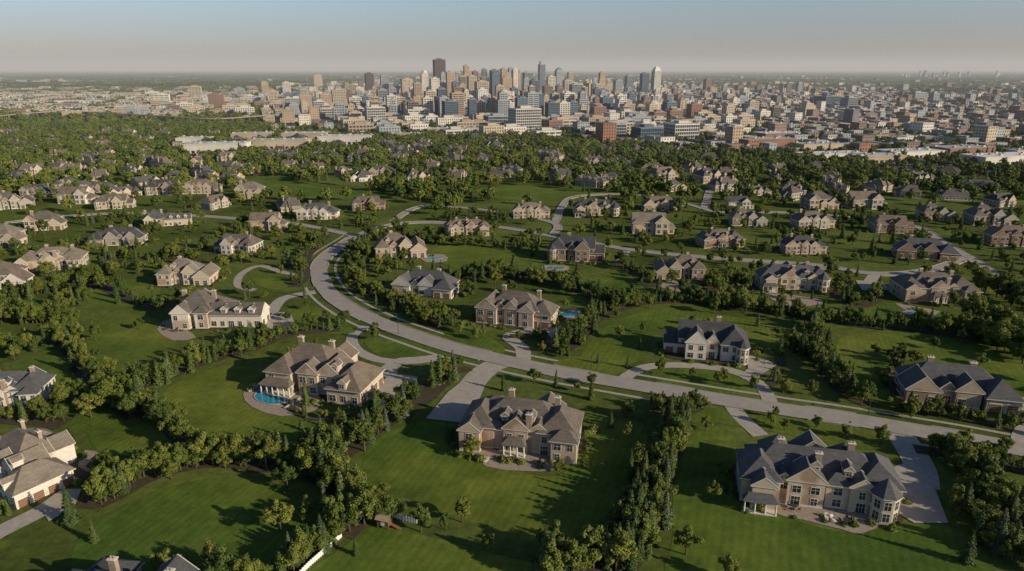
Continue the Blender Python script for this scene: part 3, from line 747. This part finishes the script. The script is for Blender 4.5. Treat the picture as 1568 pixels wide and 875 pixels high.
# ---------------------------------------------------------------- instanced distant vegetation
def instancer(name,pts,scl,rot,idx,meshes):
    col=bpy.data.collections.new(name+'_source')
    for i,m in enumerate(meshes):
        o=bpy.data.objects.new('%s_part_%02d'%(name,i),m); col.objects.link(o)
    me=bpy.data.meshes.new(name); n=len(pts)
    me.vertices.add(n); me.vertices.foreach_set('co',np.array(pts,dtype=np.float32).ravel())
    a=me.attributes.new('scl','FLOAT_VECTOR','POINT'); a.data.foreach_set('vector',np.array(scl,dtype=np.float32).ravel())
    a=me.attributes.new('rot','FLOAT_VECTOR','POINT'); a.data.foreach_set('vector',np.array([(0,0,r) for r in rot],dtype=np.float32).ravel())
    a=me.attributes.new('idx','INT','POINT'); a.data.foreach_set('value',np.array(idx,dtype=np.int32))
    o=link(name,me)
    ng=bpy.data.node_groups.new(name,'GeometryNodeTree')
    ng.interface.new_socket('Geometry',in_out='INPUT',socket_type='NodeSocketGeometry'); ng.interface.new_socket('Geometry',in_out='OUTPUT',socket_type='NodeSocketGeometry')
    gi=ng.nodes.new('NodeGroupInput');go=ng.nodes.new('NodeGroupOutput'); ip=ng.nodes.new('GeometryNodeInstanceOnPoints')
    ci=ng.nodes.new('GeometryNodeCollectionInfo'); ci.inputs[0].default_value=col; ci.inputs[1].default_value=True; ci.inputs[2].default_value=True
    def na(nm,t):
        q=ng.nodes.new('GeometryNodeInputNamedAttribute'); q.data_type=t; q.inputs[0].default_value=nm; return q.outputs[0]
    L=ng.links
    L.new(gi.outputs[0],ip.inputs['Points']); L.new(ci.outputs[0],ip.inputs['Instance']); ip.inputs['Pick Instance'].default_value=True
    L.new(na('idx','INT'),ip.inputs['Instance Index']); L.new(na('scl','FLOAT_VECTOR'),ip.inputs['Scale'])
    e2r=ng.nodes.new('FunctionNodeEulerToRotation'); L.new(na('rot','FLOAT_VECTOR'),e2r.inputs[0]); L.new(e2r.outputs[0],ip.inputs['Rotation'])
    L.new(ip.outputs[0],go.inputs[0])
    md=o.modifiers.new('instances','NODES'); md.node_group=ng
    return o
midB=[broad('mid_tree',1300,.78,9,rng.uniform(2.7,3.5),True,'fleaf') for _ in range(6)]+[conifer('mid_conifer',700,.75,10,1.9) for _ in range(2)]
farB=[broad('far_tree',260,1.6,9,3.6,False,'fleaf') for _ in range(5)]

fh=[(525,268),(553,276),(585,267),(640,278),(697,275),(765,271),(858,276),(935,278),(1030,292),(1085,278),(1112,270),(952,254),(845,252),(630,243),(1155,298),(1270,288),(1190,280),
    (20,258),(50,268),(95,262),(140,256),(150,274),(60,300),(110,290),(160,290),(205,268),(225,288),(20,318),(235,262),(190,300),(270,276),(330,318),(225,250),(90,243),(30,240),(300,255),(440,320),
    (480,300),(1390,300),(1460,305),(1530,315),(1340,292),(1500,290),(1210,305),(740,250),(700,238),(780,240),(545,248),(500,245),(1000,262),(1060,262),(905,285),(1130,318)]
for _ in range(300):
    y=random.uniform(500,1000); x=random.uniform(-.8,.8)*y; u,v=UV(x,y)
    if u>1568*.98 : continue
    if u<480 or random.random()<.45: fh.append((u,v))
for u,v in fh:
    x,y=G(u,v)
    if on_lawn(x,y) or any((x-a)**2+(y-b)**2<26**2 for a,b,*_ in hr) : continue
    if u>870 and y>800: continue
    a=random.uniform(-.7,.7)+random.choice([0,0,math.pi,math.pi/2]); s=random.uniform(.72,1.0); k=random.choice(list(farH))
    c=random.choice([cream,white,tan,cream,pink,stone]); link('suburban_house',farH[k],(x,y,0),a,(s,s,s),None,c); hr.append((x,y,a,12*s,8*s))
hx=np.array([(h[0],h[1]) for h in hr])

# ------------------------------------------------------------------ city
def towers(mb,w,d,h,col,style,fl=3.7):
    gl=1; inset=.5
    mb.box(-w/2+inset,w/2-inset,-d/2+inset,d/2-inset,0,h-1,gl,None,True)
    n=max(2,int(h/fl)); step=h/n
    sp={'glass':.22,'band':.5,'punch':.5,'slab':.42}[style]*step
    for i in range(n+1):
        z1=min(h,i*step+sp*.5); z0=max(0,i*step-sp*.5)
        mb.box(-w/2,w/2,-d/2,d/2,z0,z1,0,col)
    pw,gap={'glass':(.35,3.2),'band':(1.2,9),'punch':(1.9,3.6),'slab':(1.3,4.5)}[style]
    for L,ax in ((w,0),(d,1)):
        m=max(2,int(L/gap))
        for k in range(m+1):
            s=-L/2+pw/2+(L-pw)*k/m
            for sg in (-1,1):
                if ax==0:
                    y=sg*(d/2-.2); mb.box(s-pw/2,s+pw/2,y-.35,y+.35,0,h+.05,0,col,True)
                else:
                    x=sg*(w/2-.2); mb.box(x-.35,x+.35,s-pw/2,s+pw/2,0,h+.05,0,col,True)
    mb.box(-w/2-.1,w/2+.1,-d/2-.1,d/2+.1,h-.3,h+1.1,0,col)
    rc=(.3,.29,.27)
    mb.box(-w/2+.5,w/2-.5,-d/2+.5,d/2-.5,h+1.1,h+1.2,0,rc)
    mb.box(-w*.22,w*.2,-d*.2,d*.25,h+1.1,h+4.5,0,tuple(c*.8 for c in col))
    mb.box(w*.24,w*.36,-d*.1,d*.1,h+1.1,h+2.8,0,(.4,.4,.4))
BR=(.24,.15,.11);DB=(.11,.07,.06);BE=(.50,.41,.31);WH=(.66,.61,.54);GY=(.33,.35,.37);BL=(.12,.16,.21);TN=(.42,.32,.22);RD=(.28,.14,.10)
occ=[]
def tower(u,vb,vt,wpx,col,style,cap=None,name='office_tower',rot=None,dr=.8):
    x,y=G(u,vb); h=max(8,HT(y,vt)); dep=y*cP+CAM_H*sP; w=wpx/F*dep
    rot=random.choice([.35,.32,.38]) if rot is None else rot
    w=w/(math.cos(rot)+dr*math.sin(rot)); d=w*dr
    mb=MB()
    H2=h
    if cap in('spire','pyramid','dome','round'): H2=h*.86
    if cap=='step':
        towers(mb,w,d,h*.72,col,style); m2=MB()
        w2,d2=w*.66,d*.66; off=len(mb.v)
        towers(m2,w2,d2,h,col,style)
        mb.v+=m2.v; mb.f+=[tuple(i+off for i in f) for f in m2.f]; mb.m+=m2.m; mb.c+=m2.c
    else: towers(mb,w,d,H2,col,style)
    z=H2+1.2
    if cap=='pyramid':
        c=(.14,.24,.21)
        mb.box(-w*.42,w*.42,-d*.42,d*.42,z,z+(h-H2)*.3,0,col)
        zz=z+(h-H2)*.3; q=[(-w*.44,-d*.44,zz),(w*.44,-d*.44,zz),(w*.44,d*.44,zz),(-w*.44,d*.44,zz)]; t=(0,0,h)
        for i in range(4): mb.poly([q[i],q[(i+1)%4],t],0,c)
    if cap=='spire':
        mb.box(-w*.33,w*.33,-d*.33,d*.33,z,z+(h-H2)*.55,0,col); mb.cyl((0,0,z+(h-H2)*.55),(0,0,h+8),w*.06,.2,6,0,(.4,.4,.4))
    if cap=='dome':
        r0=w*.4
        for i in range(5):
            a0=i/5*math.pi/2;a1=(i+1)/5*math.pi/2
            mb.cyl((0,0,z+math.sin(a0)*r0),(0,0,z+math.sin(a1)*r0),r0*math.cos(a0),max(.2,r0*math.cos(a1)),12,0,WH)
        mb.cyl((0,0,z+r0),(0,0,z+r0+6),.5,.1,6,0,WH)
    if cap=='round':
        for i in range(4):
            k=.46-.07*i; mb.box(-w*k,w*k,-d*k,d*k,z+(h-H2)*i/4,z+(h-H2)*(i+1)/4,0,col)
    link(name,mb.mesh(name,[M['facade'],M['cglass']]),(x,y,0),rot); occ.append((x,y,max(w,d)*.75))
TL=[(674,152,92,20,DB,'slab','flat'),(651,150,106,12,WH,'punch','dome'),(667,166,121,15,WH,'punch',None),(715,150,101,15,TN,'punch','step'),(829,148,91,11,GY,'glass','spire'),(855,150,103,13,GY,'punch','pyramid'),
 (1003,148,103,14,WH,'slab','round'),(985,148,113,13,BL,'glass',None),(962,150,117,13,GY,'glass',None),(945,152,124,14,GY,'band',None),(920,150,112,14,TN,'punch','step'),(905,156,128,16,BE,'punch',None),(790,150,107,14,BE,'slab',None),
 (803,204,167,50,WH,'glass',None),(690,188,156,26,BL,'glass',None),(567,147,113,15,DB,'slab',None),(488,136,116,15,BE,'punch',None),(590,150,116,14,GY,'slab',None),(624,156,122,20,BE,'punch',None),(640,160,128,14,TN,'slab',None),
 (700,148,112,12,GY,'band',None),(728,150,110,10,BR,'slab',None),(742,152,106,13,GY,'glass','step'),(757,152,108,14,BL,'glass',None),(773,152,112,15,BE,'slab',None),(775,160,120,18,TN,'punch',None),(808,152,112,16,GY,'glass',None),
 (818,158,124,16,BL,'glass',None),(843,156,118,14,WH,'band',None),(868,156,124,14,BE,'slab',None),(880,160,130,18,GY,'glass',None),(892,158,134,14,TN,'punch',None),(738,168,126,22,BE,'slab',None),(708,160,130,16,TN,'punch','step'),
 (520,165,138,24,BE,'slab',None),(545,172,150,22,WH,'band',None),(500,172,145,20,TN,'punch',None),(470,175,147,20,TN,'punch',None),(420,160,140,14,BE,'band',None),(407,148,126,12,TN,'punch',None),(300,150,133,22,BE,'band',None),(250,163,145,26,WH,'band',None),
 (333,168,145,26,BR,'punch',None),(285,168,152,28,BE,'band',None),(370,150,137,14,GY,'slab',None),(440,148,127,14,WH,'slab',None),(575,188,165,34,WH,'glass',None),(610,170,150,24,TN,'band',None),(845,184,158,22,BL,'glass',None),(862,183,158,20,WH,'slab',None),
 (760,196,178,40,GY,'glass',None),(855,198,184,52,BE,'band',None),(935,214,190,44,GY,'glass',None),(990,218,196,46,BL,'glass',None),(1042,216,190,50,WH,'glass',None),(1082,142,122,12,BR,'slab',None),(1040,160,146,16,BR,'punch',None),(1062,180,160,22,RD,'punch',None),
 (1205,146,130,10,BR,'slab',None),(1222,144,128,9,GY,'slab',None),(1238,145,133,9,TN,'band',None),(1265,165,148,36,BL,'glass',None),(1298,170,150,24,GY,'glass',None),(1555,155,140,14,BL,'glass',None),(1428,160,143,14,GY,'band',None),(1400,156,142,30,GY,'slab',None),
 (640,186,168,40,WH,'band',None),(700,192,180,36,TN,'band',None),(630,178,160,20,BE,'slab',None),(1150,172,156,20,BE,'band',None),(1000,176,158,24,WH,'punch',None),(960,178,160,22,TN,'punch',None),(915,184,164,24,BR,'punch',None),(1040,150,136,14,GY,'slab',None),(1115,160,146,18,TN,'punch',None)]
for t in TL: tower(t[0],t[1],t[2],t[3],t[4],t[5],t[6] if len(t)>6 else None,'skyscraper' if t[1]-t[2]>35 else 'office_building')
R2=random.Random(11)
nT=0; tries=0
while nT<320 and tries<4500:
    tries+=1
    u=R2.gauss(765,185); v=R2.uniform(138,184)
    if u<390 or u>1280: continue
    x,y=G(u,v)
    if any((x-a)**2+(y-b)**2<(r+11)**2 for a,b,r in occ): continue
    pk=math.exp(-((u-765)/190)**2)
    hh=R2.uniform(14,28)+pk*R2.random()**1.4*(72 if v<162 else 32)
    vt=UV(x,y,hh)[1]; w=R2.uniform(15,32)*F/y
    tower(u,v,vt,w,R2.choice([BE,WH,TN,GY,WH,BE,GY,BL,BL,WH,GY,BR]),R2.choice(['glass','band','punch','slab','punch','slab']),R2.choice([None,None,None,'step']),'office_building',dr=R2.uniform(.6,1.0)); nT+=1
# mid-rise blocks between downtown and the suburbs
nT=0; tries=0
while nT<120 and tries<3000:
    tries+=1
    u=R2.uniform(540,1150) if R2.random()<.7 else R2.uniform(200,560); v=R2.uniform(165,212) if u>540 else R2.uniform(148,180)
    x,y=G(u,v)
    if any((x-a)**2+(y-b)**2<(r+13)**2 for a,b,r in occ): continue
    hh=R2.uniform(8,17); w=R2.uniform(24,46)*F/y
    tower(u,v,UV(x,y,hh)[1],w,R2.choice([BE,WH,TN,WH,BE,GY,BR,GY]),R2.choice(['band','punch','slab','punch']),None,'apartment_block',dr=R2.uniform(.45,.8)); nT+=1
for i in range(16):
    u=R2.uniform(1378,1530); v=R2.uniform(117,121); x,y=G(u,v); hh=R2.uniform(30,75); tower(u,v,UV(x,y,hh)[1],R2.uniform(3,6),R2.choice([GY,WH,BE]),'slab',None,'office_tower')
def warehouse(u,v,L,D,h,rot,col):
    x,y=G(u,v); mb=MB(); mb.rbox(0,0,L,D,0,h,0,0,col); mb.rbox(0,0,L+.3,D+.3,h-.9,h+.5,0,0,tuple(c*.9 for c in col))
    k=R2.uniform(.36,.66)
    mb.rbox(0,0,L-.8,D-.8,h+.5,h+.56,0,0,(k,k*.98,k*.94))
    for i in range(int(L/6)):
        mb.rbox(-L/2+4+i*6+R2.uniform(-2,2),R2.uniform(-D/3,D/3),2.4,2.0,h+.56,h+2.1,0,0,(.25,.25,.25) if i%2 else (.5,.5,.5))
        mb.rbox(-L/2+4+i*6,-D/2-.1,3.4,.3,.3,min(3.2,h-1.5),0,1)
    link('warehouse',mb.mesh('warehouse',[M['facade'],M['glass']]),(x,y,0),rot); occ.append((x,y,L*.45))
for w in [(335,233,66,28,10,.1,WH),(430,227,70,26,10,.05,BE),(530,220,66,26,10,.02,WH),(388,216,50,26,10,.2,TN),(470,214,60,24,9,0,BE),(300,222,40,20,9,.1,WH),(740,206,60,24,9,.1,WH),(680,208,46,24,10,.1,TN),(625,214,50,20,8,0,BE),(585,204,50,22,8,.1,GY),
          (130,178,70,36,10,.3,TN),(60,174,80,34,9,.35,BE),(20,162,90,40,10,.3,WH),(205,170,70,36,12,.35,BE),(120,160,100,40,10,.3,WH),(250,180,70,26,8,.3,TN),(160,150,110,50,10,.3,BE),(50,150,120,50,10,.3,WH),(1190,215,60,30,10,.3,RD),(1270,245,70,28,7,.2,WH),(1400,240,80,30,7,.25,WH),
          (1470,238,60,30,9,.25,RD),(1530,250,70,30,8,.25,WH),(1340,248,50,26,7,.2,TN),(1180,228,50,24,12,.2,RD),(1250,232,50,25,9,.2,BE)]: warehouse(*w)
P=smooth(gp([(-60,192),(90,178),(250,186),(330,190),(430,183),(520,181),(640,190)]),8); mb=MB(); N=normals(P)
for i in range(len(P)-1):
    a=P[i]-N[i]*4;b=P[i]+N[i]*4;c=P[i+1]+N[i+1]*4;d=P[i+1]-N[i+1]*4
    q=[a,d,c,b]; mb.hexa([(p.x,p.y,8) for p in q]+[(p.x,p.y,9.6) for p in q],0)
    if i%2==0: 
        for o in (-2.5,2.5): p=P[i]+N[i]*o; mb.rbox(p.x,p.y,1.5,1.5,0,8,0,0)
link('elevated_highway',mb.mesh('elevated_highway',[M['patio']]))
def city_dens(u,v):
    if v<127: return .12
    low=208 if u<870 else 220+(u-870)*.068
    if u<380:
        return .75 if 134<v<178 else (.25 if v<134 else 0)
    if v>low: return 0
    if v>190 and u<870: return .6 if u>540 else .25
    if v<134: return .45 if 400<u<1300 else .22
    if u>1350 and v<190: return .6
    return .93
cg=[(380,150),(440,185),(560,204),(870,214),(1100,236),(1300,256),(1620,274),(1620,142),(1300,136),(380,136)]
sheet('city_street_surface',gp(cg),M['asph'],.35,sm=False)
mb=MB(); nb=0; ca,sa=math.cos(.35),math.sin(.35)
cityocc=set()
colsR=[RD,BR,BE,WH,TN,GY,(.22,.16,.13),(.5,.46,.42),(.28,.2,.16),(.2,.2,.21),GY]
colsC=[BE,WH,TN,GY,WH,BE,(.5,.46,.42),BR,TN,GY]
ox=np.array([(a,b,r) for a,b,r in occ])
def addbuild(x,y,w,d,h,a,col,det):
    global nb
    rc=R2.choice([(.5,.49,.47),(.3,.29,.28),(.13,.13,.13),(.38,.34,.3),(.2,.19,.18)])
    mb.rbox(x,y,w,d,0,h,a,0,col); mb.rbox(x,y,w+.4,d+.4,h-.5,h+.4,a,0,tuple(c*.85 for c in col)); mb.rbox(x,y,w-.6,d-.6,h+.4,h+.46,a,0,rc)
    c,s=math.cos(a),math.sin(a)
    if R2.random()<.6:
        lx,ly=R2.uniform(-w/4,w/4),R2.uniform(-d/4,d/4); mb.rbox(x+lx*c-ly*s,y+lx*s+ly*c,2.5,2,h+.46,h+2.2,a,0,(.4,.4,.38))
    nf=max(1,int(h/3.3))
    for f in range(nf):
        z=f*h/nf+h/nf*.55
        for nx,ny,L,D in ((0,-1,w,d),(1,0,d,w),(-1,0,d,w)):
            tx,ty=-ny,nx; ocx,ocy=nx*(D/2+.12),ny*(D/2+.12)
            k=int(L/(3.4 if det else 7)); ww=1.3 if det else 4.2
            for q in range(k):
                t=-L/2+L*(q+.5)/k; P=[]
                for (tt,zz) in ((t-ww/2,z-.8),(t+ww/2,z-.8),(t+ww/2,z+.8),(t-ww/2,z+.8)):
                    X=ocx+tx*tt;Y=ocy+ty*tt; P.append((x+X*c-Y*s,y+X*s+Y*c,zz))
                mb.poly(P,1)
    nb+=1
for ring in range(2):
    step=(24,31) if ring==0 else (60,75)
    y0,y1=(720,2600) if ring==0 else (2600,9000)
    n=int(y1*1.1/step[0])
    for i in range(-n,n):
        for j in range(-5,int(y1*1.3/step[1])):
            if ring==0 and (i%5==0): continue
            lx=i*step[0]+R2.uniform(-3,3);ly=j*step[1]+R2.uniform(-4,4)
            x=lx*ca-ly*sa;y=lx*sa+ly*ca
            if not(y0<y<y1) or abs(x)>y*.82: continue
            u,v=UV(x,y)
            if R2.random()>city_dens(u,v)*(1 if ring==0 else .65): continue
            w=R2.uniform(9,21)*(1 if ring==0 else 1.8);d=R2.uniform(10,23)*(1 if ring==0 else 1.6)
            if np.any((ox[:,0]-x)**2+(ox[:,1]-y)**2<(ox[:,2]+12)**2): continue
            pk=math.exp(-((u-780)/260)**2) if v<175 else 0
            h=R2.choice([6.5,7,9.5,10,12,13])+pk*R2.random()*14+(R2.random()<.07)*R2.uniform(6,18)
            if u<400: h=R2.uniform(6,13); w*=1.4
            addbuild(x,y,w,d,h,.35+R2.choice([0,0,.02,-.02]),R2.choice(colsC if (u<1060 and v<200) or u<450 else colsR),y<1500)
            cityocc.add((int(x//12),int(y//12)))
link('distant_city_buildings',mb.mesh('distant_city_buildings',[M['facade'],M['glass']]))
print('city buildings',nb,'faces',len(mb.f))
pts=[];sc=[];ro=[];ix=[]
P0=rng.uniform(size=(60000,2))
for a,b in P0:
    y=430+(1130-430)*math.sqrt(b*.85+.15*b*b); x=(a*2-1)*.86*y
    if len(pts)>15000: break
    u,v=UV(x,y)
    if on_lawn(x,y): continue
    low=208 if u<870 else 220+(u-870)*.068
    n=noise.noise(Vector((x*.012,y*.012,1)))
    p=.72 if y>680 else .42
    if n<-.08: p*=.28
    if v<low: p=.16 if u>400 else .5
    if y>1000 and u<400: p=.7
    if random.random()>p: continue
    if np.any((seg[:,0]-x)**2+(seg[:,1]-y)**2<(seg[:,2]+1)**2): continue
    dx=np.abs(hx[:,0]-x);dy=np.abs(hx[:,1]-y)
    if np.any((dx<13)&(dy<10.5)) or np.any((dx<10)&(hx[:,1]-y<26)&(hx[:,1]>y)&(random.random()<.85)): continue
    if np.any((ox[:,0]-x)**2+(ox[:,1]-y)**2<ox[:,2]**2): continue
    if np.any((np.abs(ox[:,0]-x)<ox[:,2])&(ox[:,1]-y>0)&(ox[:,1]-y<60)) and u<560: continue
    if (int(x//12),int(y//12)) in cityocc: continue
    s=random.uniform(.6,1.3); pts.append((x,y,0)); sc.append((s*1.1,s*1.1,s)); ro.append(random.random()*6.28); ix.append(random.choice([0,1,2,3,4,5,0,1,2,3,4,5,6,7]))
instancer('woodland_trees',pts,sc,ro,ix,midB); print('mid',len(pts))
pts=[];sc=[];ro=[];ix=[]
for _ in range(52000):
    y=math.sqrt(random.uniform(1050**2,3600**2)); x=random.uniform(-.86,.86)*y; u,v=UV(x,y)
    dn=city_dens(u,v) if u>400 else .35
    if random.random()<dn*.88: continue
    n=noise.noise(Vector((x*.004,y*.004,1)))
    if n<-.2 and u>400: continue
    if (int(x//12),int(y//12)) in cityocc: continue
    if np.any((ox[:,0]-x)**2+(ox[:,1]-y)**2<ox[:,2]**2): continue
    s=random.uniform(.8,1.4); pts.append((x,y,0)); sc.append((s*1.2,s*1.2,s)); ro.append(random.random()*6.28); ix.append(random.randrange(5))
instancer('distant_trees',pts,sc,ro,ix,farB); print('far',len(pts))
fp=[]
for _ in range(3):
    n=1500; nc=60; C=np.stack([rng.uniform(-60,60,nc),rng.uniform(-45,45,nc),rng.uniform(4,6,nc)],1); i=rng.integers(0,nc,n); d=sph(n); P=C[i]+d*np.array([6.5,6.5,5])*rng.uniform(.7,1.1,n)[:,None]
    P[:,2]=np.maximum(P[:,2],.5); fp.append(leaves_mesh('forest_patch',P,d+np.array([0,0,.3]),4.2,[M['fleaf'],M['bark']]))
pts=[];sc=[];ro=[];ix=[]
for _ in range(9000):
    y=3400*(18000/3400)**(random.random()**1.0); x=random.uniform(-.86,.86)*y
    n=noise.noise(Vector((x*.0009,y*.0009,3)))
    if n<-.15: continue
    s=random.uniform(.8,1.5)*(1 if y<7000 else 1.8); pts.append((x,y,0)); sc.append((s*1.5,s,min(s,1.3))); ro.append(random.uniform(-.3,.3)); ix.append(random.randrange(3))
instancer('distant_forest',pts,sc,ro,ix,fp)

# ------------------------------------------------------------------ haze volume
mv=bpy.data.materials.new('smog'); mv.use_nodes=True; nt=mv.node_tree; nt.nodes.clear()
o=nt.nodes.new('ShaderNodeOutputMaterial'); vs=nt.nodes.new('ShaderNodeVolumeScatter'); vs.inputs['Color'].default_value=(.90,.93,1.0,1); vs.inputs['Density'].default_value=.00009; vs.inputs['Anisotropy'].default_value=0.0
nt.links.new(vs.outputs[0],o.inputs['Volume'])
mb=MB(); mb.box(-45000,45000,500,60000,-30,330); link('atmospheric_haze',mb.mesh('atmospheric_haze',[mv]))

# ------------------------------------------------------------------ light, sky, camera
EL=math.radians(21.5); AZ=math.radians(27)
to_sun=Vector((math.cos(EL)*math.cos(AZ),-math.cos(EL)*math.sin(AZ),math.sin(EL)))
sl=bpy.data.lights.new('sun','SUN'); sl.energy=5.0; sl.angle=math.radians(.5); sl.color=(1,.86,.64)
so=bpy.data.objects.new('sun',sl); scene.collection.objects.link(so); so.rotation_euler=to_sun.to_track_quat('Z','Y').to_euler(); so.location=(200,-100,300)
w=bpy.data.worlds.new('World'); scene.world=w; w.use_nodes=True; nt=w.node_tree; bg=nt.nodes['Background']
sk=nt.nodes.new('ShaderNodeTexSky'); sk.sky_type='NISHITA'; sk.sun_disc=False; sk.sun_elevation=EL; sk.sun_rotation=math.radians(90)+AZ; sk.dust_density=1.0; sk.ozone_density=3; sk.altitude=100
tcn=nt.nodes.new('ShaderNodeTexCoord'); sx=nt.nodes.new('ShaderNodeSeparateXYZ'); nt.links.new(tcn.outputs['Generated'],sx.inputs[0])
tint=ramp(nt,sx.outputs['Z'],[(0,(1.08,1.0,1.14)),(.02,(.98,.90,1.06)),(.05,(1.0,.95,1.12)),(.11,(1.18,1.20,1.20)),(.2,(.9,.95,1)),(.4,(.75,.78,.85))])
nt.links.new(mix(nt,sk.outputs[0],tint,1,'MULTIPLY'),bg.inputs['Color']); bg.inputs['Strength'].default_value=.095
cam=bpy.data.cameras.new('camera'); cam.sensor_width=36; cam.lens=F/1568*36; cam.clip_end=120000; cam.clip_start=1
co=bpy.data.objects.new('camera',cam); scene.collection.objects.link(co); co.location=(0,0,CAM_H); co.rotation_euler=(math.pi/2-PITCH,0,0)
scene.camera=co
scene.view_settings.view_transform='Standard'; scene.view_settings.look='None'; scene.view_settings.exposure=0
print('trees',tc[0],'script time',time.time()-T0)
